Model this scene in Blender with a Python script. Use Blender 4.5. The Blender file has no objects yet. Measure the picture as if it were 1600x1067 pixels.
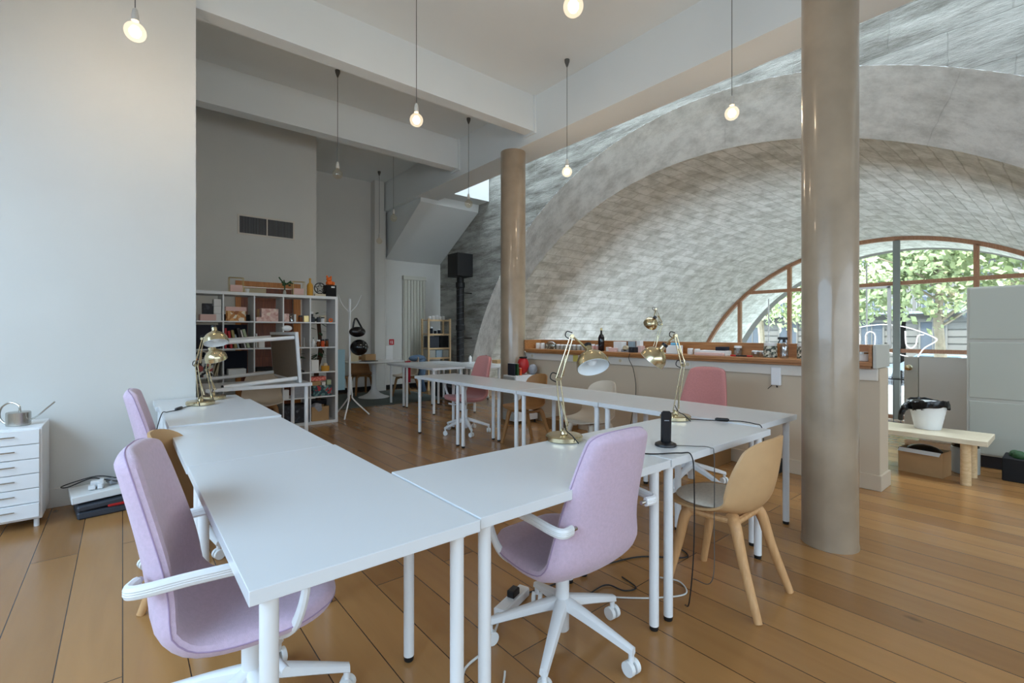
import bpy, math, random
from mathutils import Vector, Matrix
random.seed(11)
PI = math.pi
sc = bpy.context.scene
COL = sc.collection
# ------------------------------------------------------------ camera
cam = bpy.data.cameras.new('camera'); camo = bpy.data.objects.new('camera', cam); COL.objects.link(camo)
camo.location = (0, 0, 1.29); camo.rotation_euler = (PI/2, 0, math.radians(-39.52))
cam.sensor_width = 36; cam.lens = 36*737.5/1600; cam.shift_y = -13/1600; cam.clip_start = .05; cam.clip_end = 300
sc.camera = camo
# ------------------------------------------------------------ world, sun, daylight, exposure
sc.view_settings.view_transform = 'Standard'; sc.view_settings.look = 'None'; sc.view_settings.gamma = 1
sc.view_settings.use_curve_mapping = False; sc.view_settings.exposure = 0.22
W = bpy.data.worlds.new('sky'); sc.world = W; W.use_nodes = True
bg = W.node_tree.nodes['Background']; bg.inputs[0].default_value = (.74, .88, 1, 1); bg.inputs[1].default_value = 9.5
def light(name, kind, loc, rot, energy, color, **k):
    l = bpy.data.lights.new(name, kind); l.energy = energy; l.color = color
    for a, b in k.items(): setattr(l, a, b)
    o = bpy.data.objects.new(name, l); o.location = loc; o.rotation_euler = rot; COL.objects.link(o); return o
light('sun', 'SUN', (20, 5, 20), (math.radians(0), math.radians(-35), math.radians(28)), 6.5, (1, .95, .86), angle=.02)
# area lamps added inside the room, standing in for daylight from unseen windows
light('daylight_fill_rear', 'AREA', (1.5, -3.1, 1.6), (math.radians(60), 0, 0), 185, (.70, .86, 1), shape='RECTANGLE', size=7.5, size_y=2.0)
light('daylight_fill_side', 'AREA', (-3.1, 1.2, 2.2), (math.radians(31), 0, -PI/2), 360, (.50, .74, 1), shape='RECTANGLE', size=6, size_y=2.4)

# ------------------------------------------------------------ materials
def lin(c):
    return tuple(((x/255)/12.92 if x/255 <= .04045 else ((x/255+.055)/1.055)**2.4) for x in c) + (1,)
def nt(name):
    m = bpy.data.materials.new(name); m.use_nodes = True
    return m, m.node_tree, m.node_tree.nodes['Principled BSDF']
def mat(name, rgb, rough=.5, metal=0, noise=0, nscale=30, bump=0, bscale=200, trans=0, alpha=1, sheen=0, emit=0, coat=0, ior=1.45):
    m, t, b = nt(name); n = t.nodes; l = t.links
    b.inputs['Base Color'].default_value = lin(rgb); b.inputs['Roughness'].default_value = rough
    b.inputs['Metallic'].default_value = metal; b.inputs['Transmission Weight'].default_value = trans
    b.inputs['Alpha'].default_value = alpha; b.inputs['Sheen Weight'].default_value = sheen; b.inputs['Coat Weight'].default_value = coat
    b.inputs['IOR'].default_value = ior
    if emit: b.inputs['Emission Color'].default_value = lin(rgb); b.inputs['Emission Strength'].default_value = emit
    if noise:
        tc = n.new('ShaderNodeTexCoord'); ns = n.new('ShaderNodeTexNoise'); ns.inputs['Scale'].default_value = nscale; ns.inputs['Detail'].default_value = 4
        l.new(tc.outputs['Object'], ns.inputs['Vector'])
        r = n.new('ShaderNodeValToRGB'); r.color_ramp.elements[0].position = .3; r.color_ramp.elements[1].position = .7
        c = lin(rgb); r.color_ramp.elements[0].color = tuple(x*(1-noise) for x in c[:3])+(1,); r.color_ramp.elements[1].color = tuple(min(1, x*(1+noise*.5)) for x in c[:3])+(1,)
        l.new(ns.outputs['Fac'], r.inputs['Fac']); l.new(r.outputs['Color'], b.inputs['Base Color'])
    if bump:
        tc = n.new('ShaderNodeTexCoord'); ns = n.new('ShaderNodeTexNoise'); ns.inputs['Scale'].default_value = bscale; ns.inputs['Detail'].default_value = 3
        l.new(tc.outputs['Object'], ns.inputs['Vector'])
        bp = n.new('ShaderNodeBump'); bp.inputs['Strength'].default_value = bump; bp.inputs['Distance'].default_value = .01
        l.new(ns.outputs['Fac'], bp.inputs['Height']); l.new(bp.outputs['Normal'], b.inputs['Normal'])
    return m
def glass(name, rgb=(255, 255, 255), opac=.12, rough=.05):
    m, t, b = nt(name); n = t.nodes; l = t.links
    tr = n.new('ShaderNodeBsdfTransparent'); tr.inputs[0].default_value = lin(rgb); gl = n.new('ShaderNodeBsdfGlossy'); gl.inputs['Roughness'].default_value = rough
    mx = n.new('ShaderNodeMixShader'); mx.inputs[0].default_value = opac
    l.new(tr.outputs[0], mx.inputs[1]); l.new(gl.outputs[0], mx.inputs[2]); l.new(mx.outputs[0], n['Material Output'].inputs[0])
    return m
def litglass(name, rgb, e):
    m, t, b = nt(name); n = t.nodes; l = t.links
    tr = n.new('ShaderNodeBsdfTransparent'); em = n.new('ShaderNodeEmission'); em.inputs[0].default_value = lin(rgb); em.inputs[1].default_value = e
    mx = n.new('ShaderNodeMixShader'); mx.inputs[0].default_value = .16
    l.new(tr.outputs[0], mx.inputs[1]); l.new(em.outputs[0], mx.inputs[2]); l.new(mx.outputs[0], n['Material Output'].inputs[0])
    return m
def wood(name, c1, c2, rough=.45, scale=(1, 12, 12), coat=0):
    m, t, b = nt(name); n = t.nodes; l = t.links
    tc = n.new('ShaderNodeTexCoord'); mp = n.new('ShaderNodeMapping'); mp.inputs['Scale'].default_value = scale
    ns = n.new('ShaderNodeTexNoise'); ns.inputs['Scale'].default_value = 4; ns.inputs['Detail'].default_value = 6; ns.inputs['Distortion'].default_value = .6
    r = n.new('ShaderNodeValToRGB'); r.color_ramp.elements[0].position = .35; r.color_ramp.elements[1].position = .68
    r.color_ramp.elements[0].color = lin(c1); r.color_ramp.elements[1].color = lin(c2)
    l.new(tc.outputs['Object'], mp.inputs[0]); l.new(mp.outputs[0], ns.inputs['Vector']); l.new(ns.outputs['Fac'], r.inputs[0]); l.new(r.outputs[0], b.inputs['Base Color'])
    b.inputs['Roughness'].default_value = rough; b.inputs['Coat Weight'].default_value = coat
    return m
def floor_mat():
    m, t, b = nt('oak_planks'); n = t.nodes; l = t.links
    tc = n.new('ShaderNodeTexCoord'); sep = n.new('ShaderNodeSeparateXYZ'); cmb = n.new('ShaderNodeCombineXYZ')
    l.new(tc.outputs['Object'], sep.inputs[0]); l.new(sep.outputs['Y'], cmb.inputs['X']); l.new(sep.outputs['X'], cmb.inputs['Y'])
    br = n.new('ShaderNodeTexBrick'); br.offset = .37; br.offset_frequency = 2
    br.inputs['Scale'].default_value = 1; br.inputs['Brick Width'].default_value = 2.3; br.inputs['Row Height'].default_value = .2
    br.inputs['Mortar Size'].default_value = .0022; br.inputs['Mortar Smooth'].default_value = .1; br.inputs['Bias'].default_value = 0
    br.inputs['Color1'].default_value = lin((176, 130, 80)); br.inputs['Color2'].default_value = lin((148, 106, 64)); br.inputs['Mortar'].default_value = lin((62, 42, 28))
    l.new(cmb.outputs[0], br.inputs['Vector'])
    mp = n.new('ShaderNodeMapping'); mp.inputs['Scale'].default_value = (9, .9, 1); l.new(tc.outputs['Object'], mp.inputs[0])
    ns = n.new('ShaderNodeTexNoise'); ns.inputs['Scale'].default_value = 1.6; ns.inputs['Detail'].default_value = 5; ns.inputs['Distortion'].default_value = .5; l.new(mp.outputs[0], ns.inputs['Vector'])
    r = n.new('ShaderNodeValToRGB'); r.color_ramp.elements[0].position = .25; r.color_ramp.elements[1].position = .75
    r.color_ramp.elements[0].color = (.80, .77, .74, 1); r.color_ramp.elements[1].color = (1.06, 1.06, 1.05, 1); l.new(ns.outputs['Fac'], r.inputs[0])
    mx = n.new('ShaderNodeMix'); mx.data_type = 'RGBA'; mx.blend_type = 'MULTIPLY'; mx.inputs['Factor'].default_value = .55
    l.new(br.outputs['Color'], mx.inputs['A']); l.new(r.outputs[0], mx.inputs['B'])
    # knots
    mp2 = n.new('ShaderNodeMapping'); mp2.inputs['Scale'].default_value = (3.2, 1.5, 1); l.new(tc.outputs['Object'], mp2.inputs[0])
    vo = n.new('ShaderNodeTexVoronoi'); vo.inputs['Scale'].default_value = 1.3; l.new(mp2.outputs[0], vo.inputs['Vector'])
    r2 = n.new('ShaderNodeValToRGB'); r2.color_ramp.elements[0].position = .02; r2.color_ramp.elements[1].position = .09
    r2.color_ramp.elements[0].color = (.3, .24, .2, 1); r2.color_ramp.elements[1].color = (1, 1, 1, 1); l.new(vo.outputs['Distance'], r2.inputs[0])
    mx2 = n.new('ShaderNodeMix'); mx2.data_type = 'RGBA'; mx2.blend_type = 'MULTIPLY'; mx2.inputs['Factor'].default_value = .8
    l.new(mx.outputs['Result'], mx2.inputs['A']); l.new(r2.outputs[0], mx2.inputs['B']); l.new(mx2.outputs['Result'], b.inputs['Base Color'])
    mr = n.new('ShaderNodeMapRange'); mr.inputs['To Min'].default_value = .13; mr.inputs['To Max'].default_value = .28; l.new(ns.outputs['Fac'], mr.inputs[0]); l.new(mr.outputs[0], b.inputs['Roughness'])
    bp = n.new('ShaderNodeBump'); bp.inputs['Strength'].default_value = .25; bp.inputs['Distance'].default_value = .004; bp.invert = True
    l.new(br.outputs['Fac'], bp.inputs['Height']); l.new(bp.outputs['Normal'], b.inputs['Normal'])
    return m
def stone(name, base, dark, bw, bh, brick=.5, patch=.5, nscale=1.2, bump=.5, uv=True, mort=.012, streak=False, dk=.45, stretch=(1, 1.6, 1), bfine=9, jd=1.0):
    m, t, b = nt(name); n = t.nodes; l = t.links
    tc = n.new('ShaderNodeTexCoord'); src = tc.outputs['UV' if uv else 'Object']
    wob = n.new('ShaderNodeTexNoise'); wob.inputs['Scale'].default_value = 3; l.new(src, wob.inputs['Vector'])
    add = n.new('ShaderNodeVectorMath'); add.operation = 'MULTIPLY_ADD'; add.inputs[1].default_value = (.12, .05, 0); l.new(wob.outputs['Color'], add.inputs[0]); l.new(src, add.inputs[2])
    br = n.new('ShaderNodeTexBrick'); br.inputs['Scale'].default_value = 1; br.inputs['Brick Width'].default_value = bw; br.inputs['Row Height'].default_value = bh
    br.inputs['Mortar Size'].default_value = mort; br.inputs['Mortar Smooth'].default_value = .6; br.inputs['Bias'].default_value = -.55
    c = lin(base); d = lin(dark)
    br.inputs['Color1'].default_value = c; br.inputs['Color2'].default_value = tuple(x*(1-dk)+y*dk for x, y in zip(c, d)); br.inputs['Mortar'].default_value = tuple(x*(1-brick)+y*brick for x, y in zip(c, d))
    l.new(add.outputs[0], br.inputs['Vector'])
    mp = n.new('ShaderNodeMapping'); mp.inputs['Scale'].default_value = (1, .28, 1) if streak else stretch; l.new(src, mp.inputs[0])
    ns = n.new('ShaderNodeTexNoise'); ns.inputs['Scale'].default_value = nscale; ns.inputs['Detail'].default_value = 9; ns.inputs['Roughness'].default_value = .68; l.new(mp.outputs[0], ns.inputs['Vector'])
    r = n.new('ShaderNodeValToRGB'); r.color_ramp.elements[0].position = .36; r.color_ramp.elements[1].position = .58; r.color_ramp.elements[0].color = d; r.color_ramp.elements[1].color = (1, 1, 1, 1)
    l.new(ns.outputs['Fac'], r.inputs[0])
    mx = n.new('ShaderNodeMix'); mx.data_type = 'RGBA'; mx.blend_type = 'MULTIPLY'; mx.inputs['Factor'].default_value = patch
    l.new(br.outputs['Color'], mx.inputs['A']); l.new(r.outputs[0], mx.inputs['B']); l.new(mx.outputs['Result'], b.inputs['Base Color'])
    b.inputs['Roughness'].default_value = .85
    n2 = n.new('ShaderNodeTexNoise'); n2.inputs['Scale'].default_value = bfine; n2.inputs['Detail'].default_value = 8; n2.inputs['Roughness'].default_value = .7; l.new(mp.outputs[0], n2.inputs['Vector'])
    sm = n.new('ShaderNodeMath'); sm.operation = 'MULTIPLY_ADD'; l.new(br.outputs['Fac'], sm.inputs[0]); sm.inputs[1].default_value = -jd; l.new(n2.outputs['Fac'], sm.inputs[2])
    bp = n.new('ShaderNodeBump'); bp.inputs['Strength'].default_value = bump; bp.inputs['Distance'].default_value = .03
    l.new(sm.outputs[0], bp.inputs['Height']); l.new(bp.outputs['Normal'], b.inputs['Normal'])
    return m
def pattern(name, base, spots, scale=40, thr=.5):
    m, t, b = nt(name); n = t.nodes; l = t.links
    tc = n.new('ShaderNodeTexCoord'); vo = n.new('ShaderNodeTexVoronoi'); vo.inputs['Scale'].default_value = scale; l.new(tc.outputs['Object'], vo.inputs['Vector'])
    r = n.new('ShaderNodeValToRGB'); r.color_ramp.interpolation = 'CONSTANT'; e = r.color_ramp.elements; e[0].color = lin(base); e[1].position = thr; e[1].color = lin(spots[0])
    for i, s in enumerate(spots[1:]):
        x = e.new(min(.97, thr+(1-thr)*(i+1)/len(spots))); x.color = lin(s)
    l.new(vo.outputs['Color'], r.inputs[0]); l.new(r.outputs[0], b.inputs['Base Color']); b.inputs['Roughness'].default_value = .6
    return m
M = dict(
 wall=mat('white_wall_paint', (213, 212, 207), .75, noise=.03, nscale=2, bump=.03, bscale=60),
 ceil=mat('ceiling_paint', (226, 230, 230), .8, noise=.03, nscale=1),
 counterwall=mat('greige_wall_paint', (198, 182, 160), .7, noise=.03, nscale=2),
 trim=mat('cream_trim_paint', (216, 209, 198), .5),
 column=mat('polished_cast_concrete', (160, 141, 119), .28, noise=.2, nscale=3.5, bump=.08, bscale=25, coat=.3),
 table=mat('white_laminate', (224, 227, 230), .28, noise=.01, nscale=3, coat=.15),
 metal_w=mat('white_powder_coat', (232, 233, 234), .35),
 foot=mat('black_rubber', (22, 22, 24), .6),
 lilac=mat('lilac_wool', (206, 182, 202), .9, noise=.07, nscale=90, bump=.25, bscale=420, sheen=.3),
 lilac_p=mat('lilac_piping', (166, 142, 172), .8),
 rose=mat('dusty_rose_wool', (198, 132, 128), .9, noise=.07, nscale=90, bump=.25, bscale=420, sheen=.2),
 rose_p=mat('rose_piping', (150, 92, 90), .8),
 tan=mat('tan_moulded_wood_composite', (198, 160, 116), .5, noise=.05, nscale=14, bump=.05, bscale=300),
 tan_d=mat('brown_moulded_composite', (158, 112, 66), .5, noise=.05, nscale=14),
 tanleg=wood('tan_leg_wood', (196, 148, 98), (214, 168, 118), .5, (12, 12, 1)),
 beige=mat('beige_plastic', (206, 190, 170), .5),
 cushion=mat('cream_felt', (234, 226, 212), .9, noise=.1, nscale=60, bump=.2, bscale=300),
 brass=mat('brushed_brass', (206, 192, 158), .24, 1, noise=.05, nscale=20),
 lampwhite=mat('white_enamel', (238, 240, 240), .35),
 chrome=mat('brushed_steel', (190, 188, 182), .25, 1),
 black=mat('black_plastic', (24, 24, 27), .4), blackm=mat('black_matt', (16, 16, 18), .8), blackg=mat('black_gloss', (12, 12, 13), .12),
 bag=mat('black_bin_liner', (14, 14, 16), .22, bump=.6, bscale=18),
 cable=mat('black_cable', (20, 20, 22), .5), wcable=mat('white_cable', (222, 222, 218), .5),
 kallax=mat('white_foil', (226, 228, 230), .4), kback=mat('grey_cabinet', (168, 170, 166), .5),
 cabin=mat('pale_grey_cabinet', (188, 187, 178), .45), cabdoor=mat('grey_green_door', (172, 174, 164), .45),
 counter=wood('honey_wood', (150, 98, 52), (178, 124, 74), .4, (12, 1, 12)),
 pine=wood('pale_pine', (208, 176, 130), (226, 198, 156), .5, (12, 1.2, 12)),
 pinetop=wood('birch_top', (214, 200, 172), (228, 216, 190), .4, (12, 1.2, 12)),
 orangewood=wood('orange_wood', (176, 108, 44), (200, 130, 62), .45, (12, 12, 1)), door=wood('red_brown_door', (104, 48, 20), (132, 66, 28), .4, (12, 12, 1)),
 frame=wood('window_wood', (150, 106, 76), (170, 124, 92), .5, (12, 12, 2)),
 card=mat('cardboard', (176, 140, 98), .8, noise=.05, nscale=10), carddark=mat('brown_cardboard', (128, 92, 52), .8),
 hardboard=mat('brown_hardboard', (118, 102, 86), .8, noise=.05, nscale=20),
 white=mat('white_card', (228, 228, 226), .6), paper=mat('paper_white', (236, 236, 234), .8), grey=mat('grey_plastic', (140, 142, 146), .5),
 dgrey=mat('dark_grey_plastic', (58, 62, 70), .5), navy=mat('navy_cloth', (30, 32, 44), .8),
 red=mat('red_gloss', (176, 34, 34), .4), redb=mat('red_cover', (180, 44, 48), .6), olive=mat('olive_cover', (150, 136, 84), .6), sage=mat('sage_cover', (170, 182, 150), .6),
 bluegrey=mat('blue_grey_cover', (150, 166, 176), .6), darkcover=mat('dark_cover', (44, 38, 40), .6), pink=mat('pale_pink_card', (222, 186, 178), .6),
 pinkfl=pattern('pink_floral_card', (216, 178, 170), [(228, 200, 190), (206, 160, 150), (232, 214, 200)], 28, .5),
 teal=pattern('teal_floral_card', (34, 70, 78), [(96, 132, 130), (170, 54, 60), (190, 196, 190)], 30, .55),
 coral=pattern('coral_wrap', (214, 102, 88), [(232, 150, 132), (200, 80, 72)], 50, .55),
 tote=pattern('printed_tote', (120, 122, 126), [(26, 26, 30), (220, 220, 216), (170, 80, 74)], 30, .35),
 mosaic=pattern('printed_jar_wrap', (150, 150, 132), [(60, 66, 56), (208, 204, 186), (120, 110, 96)], 60, .3),
 darkprint=pattern('dark_print_box', (26, 27, 34), [(52, 54, 64), (96, 98, 104)], 40, .7),
 bread=pattern('orange_printed_bag', (190, 130, 72), [(220, 170, 110), (236, 226, 206), (160, 96, 50)], 26, .45),
 orange=mat('orange_plastic', (236, 112, 36), .5), orangef=mat('orange_felt', (210, 86, 44), .8), mustard=mat('mustard_ceramic', (206, 150, 50), .5),
 cream=mat('cream_wax', (220, 206, 178), .6), gold=mat('gold_metal', (206, 184, 130), .3, 1), amber=mat('amber_glass', (110, 58, 26), .15),
 winered=mat('dark_wine_glass', (24, 14, 18), .1), jarw=mat('white_jar', (226, 224, 220), .4), jarp=mat('pink_jar', (214, 168, 160), .4), jarb=mat('blue_sponge', (110, 176, 210), .7), jargrey=mat('grey_jar', (166, 166, 158), .4),
 yellow=mat('yellow_sticky_note', (206, 186, 96), .8), tape=mat('beige_tape', (200, 186, 156), .7),
 glass=glass('clear_glass', (248, 252, 252), .08), bulbg=glass('bulb_glass', (255, 250, 240), .14), plasticc=glass('clear_plastic', (226, 232, 234), .25, .1), pane=glass('window_glass', (252, 254, 255), .04),
 fil=mat('glowing_filament', (255, 222, 176), .5, emit=16), dullfil=mat('unlit_filament', (190, 150, 100), .4),
 cord=mat('grey_flex', (96, 94, 90), .6), rose_c=mat('grey_ceiling_rose', (88, 86, 82), .6), socket=mat('white_socket', (206, 202, 194), .5),
 leafd=mat('dark_leaf', (38, 74, 40), .5), trunk=mat('brown_trunk', (84, 56, 38), .8), pot=mat('white_pot', (222, 222, 218), .5),
 rug=mat('grey_green_rug', (96, 104, 102), .95, noise=.15, nscale=120), denim=mat('blue_denim', (84, 106, 130), .9, noise=.1, nscale=80),
 greyfab=mat('grey_fabric', (150, 152, 158), .9, noise=.15, nscale=40), redcloth=mat('red_cloth', (160, 22, 40), .9), white_fab=mat('white_fabric', (214, 212, 206), .9),
 iron=mat('black_stove_iron', (14, 14, 15), .5), radiator=mat('radiator_enamel', (206, 204, 192), .4), signr=mat('red_sign', (196, 40, 44), .5),
 pavement=mat('pavement', (190, 188, 182), .9, noise=.1, nscale=3), asphalt=mat('asphalt', (70, 73, 78), .9, noise=.1, nscale=3), facade=mat('limestone_facade', (104, 103, 98), .8, noise=.05, nscale=1),
 winglass=mat('far_window_glass', (72, 80, 88), .6), zinc=mat('zinc_roof', (130, 140, 150), .6), carp=mat('pale_blue_car_paint', (170, 186, 200), .25), tyre=mat('tyre', (24, 24, 25), .8),
 leaf=mat('sunlit_plane_leaf', (168, 182, 136), .6, trans=0, noise=.35, nscale=2), bark=mat('pale_bark', (150, 140, 122), .9, noise=.2, nscale=6),
 bulblit=litglass('lit_globe_glass', (255, 232, 196), 2.6), glow_letters=mat('white_emissive_lettering', (250, 252, 255), .4, emit=.9), floor=floor_mat(),
 vault=stone('whitewashed_vault_stone', (242, 245, 241), (150, 152, 138), .40, .21, .4, .5, 2.6, .5, mort=.010, dk=.62),
 face=stone('grey_ashlar_face', (182, 182, 176), (128, 122, 112), .9, .42, .06, .8, 1.6, 1.0, mort=.006, stretch=(.6, 2.4, 1), bfine=7, jd=.25),
 splay=stone('streaked_splay_stone', (226, 226, 222), (150, 148, 142), 2.4, 1.2, .06, .45, 2.6, .9, mort=.004, jd=.2),
)
# ------------------------------------------------------------ mesh builder
class MB:
    def __init__(s): s.v = []; s.f = []
    def add(s, vs, fs, mtx=None):
        b = len(s.v)
        s.v += [tuple(mtx @ Vector(p)) if mtx else tuple(p) for p in vs]
        s.f += [tuple(b+i for i in f) for f in fs]; return s
    def box(s, x0, y0, z0, x1, y1, z1, mtx=None, bev=0):
        if bev > 0:
            bev = min(bev, (x1-x0)/2.01, (y1-y0)/2.01, (z1-z0)/2.01); b = bev
            vs = []; X = (x0, x1); Y = (y0, y1); Z = (z0, z1)
            for i in (0, 1):
                for j in (0, 1):
                    for k in (0, 1):
                        sx, sy, sz = (1-2*i)*b, (1-2*j)*b, (1-2*k)*b
                        vs += [(X[i], Y[j]+sy, Z[k]+sz), (X[i]+sx, Y[j], Z[k]+sz), (X[i]+sx, Y[j]+sy, Z[k])]
            def I(i, j, k, a): return (i*4+j*2+k)*3+a
            fs = []
            for i in (0, 1): fs.append([I(i, 0, 0, 0), I(i, 1, 0, 0), I(i, 1, 1, 0), I(i, 0, 1, 0)][::(-1 if i == 0 else 1)])
            for j in (0, 1): fs.append([I(0, j, 0, 1), I(1, j, 0, 1), I(1, j, 1, 1), I(0, j, 1, 1)][::(1 if j == 0 else -1)])
            for k in (0, 1): fs.append([I(0, 0, k, 2), I(1, 0, k, 2), I(1, 1, k, 2), I(0, 1, k, 2)][::(-1 if k == 0 else 1)])
            for i in (0, 1):
                for j in (0, 1): fs.append([I(i, j, 0, 0), I(i, j, 1, 0), I(i, j, 1, 1), I(i, j, 0, 1)])
            for i in (0, 1):
                for k in (0, 1): fs.append([I(i, 0, k, 0), I(i, 1, k, 0), I(i, 1, k, 2), I(i, 0, k, 2)])
            for j in (0, 1):
                for k in (0, 1): fs.append([I(0, j, k, 1), I(1, j, k, 1), I(1, j, k, 2), I(0, j, k, 2)])
            for i in (0, 1):
                for j in (0, 1):
                    for k in (0, 1): fs.append([I(i, j, k, 0), I(i, j, k, 1), I(i, j, k, 2)])
            return s.add(vs, fs, mtx)
        vs = [(x, y, z) for x in (x0, x1) for y in (y0, y1) for z in (z0, z1)]
        return s.add(vs, [(0, 1, 3, 2), (4, 6, 7, 5), (0, 4, 5, 1), (2, 3, 7, 6), (0, 2, 6, 4), (1, 5, 7, 3)], mtx)
    def tube(s, path, r, n=8, closed=False):
        P = [Vector(p) for p in path]; R = r if isinstance(r, (list, tuple)) else [r]*len(P)
        N = len(P); rings = []; prev = None
        for i, p in enumerate(P):
            if closed: d = (P[(i+1) % N]-P[i-1])
            else: d = (P[min(i+1, N-1)]-P[max(i-1, 0)])
            d = d.normalized() if d.length > 1e-9 else Vector((0, 0, 1))
            if prev is None:
                a = Vector((0, 0, 1)) if abs(d.z) < .9 else Vector((1, 0, 0)); u = d.cross(a).normalized()
            else:
                u = (prev-d*prev.dot(d)); u = u.normalized() if u.length > 1e-6 else d.orthogonal().normalized()
            prev = u; w = d.cross(u)
            rings.append([p+(u*math.cos(2*PI*k/n)+w*math.sin(2*PI*k/n))*R[i] for k in range(n)])
        vs = [q for g in rings for q in g]; fs = []
        for i in range(N if closed else N-1):
            j = (i+1) % N
            for k in range(n): fs.append((i*n+k, i*n+(k+1) % n, j*n+(k+1) % n, j*n+k))
        if not closed: fs += [tuple(range(n))[::-1], tuple(range((N-1)*n, N*n))]
        return s.add(vs, fs)
    def cyl(s, p0, p1, r0, r1=None, n=16): return s.tube([p0, p1], [r0, r0 if r1 is None else r1], n)
    def lathe(s, prof, c=(0, 0, 0), n=24, mtx=None, cap=True):
        vs = []; fs = []
        for r, z in prof:
            for k in range(n): vs.append((c[0]+r*math.cos(2*PI*k/n), c[1]+r*math.sin(2*PI*k/n), c[2]+z))
        for i in range(len(prof)-1):
            for k in range(n): fs.append((i*n+k, i*n+(k+1) % n, (i+1)*n+(k+1) % n, (i+1)*n+k))
        if cap:
            if prof[0][0] > 1e-5: fs.append(tuple(range(n))[::-1])
            if prof[-1][0] > 1e-5: fs.append(tuple(range((len(prof)-1)*n, len(prof)*n)))
        return s.add(vs, fs, mtx)
    def sphere(s, c, r, n=16, m=10, sc_=(1, 1, 1), mtx=None):
        pr = [(max(1e-4, r*math.sin(PI*i/m)), -r*math.cos(PI*i/m)) for i in range(m+1)]
        T = Matrix.Translation(c) @ Matrix.Diagonal((sc_[0], sc_[1], sc_[2], 1))
        return s.lathe(pr, (0, 0, 0), n, (mtx @ T) if mtx else T)
    def prism(s, poly, z0, z1, mtx=None):
        n = len(poly); vs = [(x, y, z0) for x, y in poly]+[(x, y, z1) for x, y in poly]
        return s.add(vs, [tuple(range(n))[::-1], tuple(range(n, 2*n))]+[(i, (i+1) % n, n+(i+1) % n, n+i) for i in range(n)], mtx)
    def build(s, name, m, parent=None, smooth=False, uvs=None):
        me = bpy.data.meshes.new(name); me.from_pydata(s.v, [], s.f); me.materials.append(m)
        if uvs:
            ul = me.uv_layers.new(name='UVMap')
            for lp in me.loops: ul.data[lp.index].uv = uvs[lp.vertex_index]
        if smooth:
            try: me.shade_auto_smooth(angle=math.radians(40)) if hasattr(me, 'shade_auto_smooth') else me.polygons.foreach_set('use_smooth', [True]*len(me.polygons))
            except Exception: pass
            me.polygons.foreach_set('use_smooth', [True]*len(me.polygons))
            try: me.set_sharp_from_angle(angle=math.radians(42))
            except Exception: pass
        me.update()
        o = bpy.data.objects.new(name, me); COL.objects.link(o)
        if parent: o.parent = parent
        return o
def B(*a, **k): return MB().box(*a, **k)
def tag(o, label, cat, group=None, kind=None):
    o['label'] = label; o['category'] = cat
    if group: o['group'] = group
    if kind: o['kind'] = kind
    return o
def thing(name, label, cat, loc=(0, 0, 0), rz=0, group=None):
    o = bpy.data.objects.new(name, None); COL.objects.link(o); o.empty_display_size = .1
    o.location = loc; o.rotation_euler = (0, 0, rz); return tag(o, label, cat, group)
def struct(name, mb, m, label=None, smooth=False, uvs=None, cat=None):
    o = mb.build(name, m, None, smooth, uvs); o['kind'] = 'structure'
    if label: o['label'] = label
    o['category'] = cat or name.split('_')[0]; return o
def single(name, mb, m, label, cat, loc=(0, 0, 0), rz=0, group=None, smooth=False, uvs=None):
    o = mb.build(name, m, None, smooth, uvs); o.location = loc; o.rotation_euler = (0, 0, rz); return tag(o, label, cat, group)
def spline(pts, n=8, closed=False):
    P = [Vector(p) for p in pts]; N = len(P); out = []
    for i in range(N if closed else N-1):
        p0 = P[(i-1) % N] if closed or i > 0 else P[0]*2-P[1]; p1 = P[i]; p2 = P[(i+1) % N]
        p3 = P[(i+2) % N] if closed or i+2 < N else P[-1]*2-P[-2]
        for k in range(n):
            t = k/n; out.append(.5*((2*p1)+(p2-p0)*t+(2*p0-5*p1+4*p2-p3)*t*t+(3*p1-p0-3*p2+p3)*t**3))
    if not closed: out.append(P[-1])
    return out
# ============================================================ THE SETTING
YB = 10.2      # back wall
struct('floor', B(-3.3, -3.3, -.12, 7.6, YB+.1, 0), M['floor'], 'wide oak plank floor of the whole room')
struct('floor_lower', B(7.6, -2.4, -1.2, 16.2, 9.4, -1.05), M['floor'], 'lower floor before the arched window', cat='floor')
struct('ceiling', B(-3.3, -3.3, 4.68, 4.55, YB, 6.7), M['ceil'], 'white plaster ceiling')  # top carried up as unseen mass, keeping sun off the stone in the slot
struct('wall_left', B(-3.3, 4.86, 0, .486, 8.3, 4.68), M['wall'], 'white wall to the left behind the drawer cabinet')
struct('baseboard_left', B(-3.3, 4.845, 0, .50, 4.86, .14, bev=.003), M['wall'], 'white skirting along the left wall')
# vent wall with a doorway
dw = MB(); dw.box(.486, 8.3, 0, 1.41, 8.45, 4.68); dw.box(2.17, 8.3, 0, 2.54, 8.45, 4.68); dw.box(2.39, 8.45, 0, 2.54, YB, 4.68); dw.box(1.41, 8.3, 2.02, 2.17, 8.45, 4.68)
struct('wall_vent', dw, M['wall'], 'white wall with the air grille behind the open bookcase')
struct('wall_back', B(2.54, YB, 0, 7.2, YB+.15, 7), M['wall'], 'white back wall with the tall radiator')
struct('wall_passage', B(.3, 9.7, 0, 2.36, 9.8, 4.68), M['wall'], 'wall of the passage beyond the wooden door')
struct('baseboard_back', B(2.56, YB-.014, 0, 6.05, YB, .10), M['blackm'], 'dark skirting along the back wall')
pil = MB(); pil.box(4.30, YB-.22, 0, 4.52, YB, 4.68); struct('trim_1', pil, M['wall'], 'slim white pier in the back corner')
struct('trim_2', MB().cyl((4.56, YB-.12, 0), (4.56, YB-.12, 4.68), .045), M['wall'], 'white pipe casing beside the pier', smooth=True)
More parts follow.
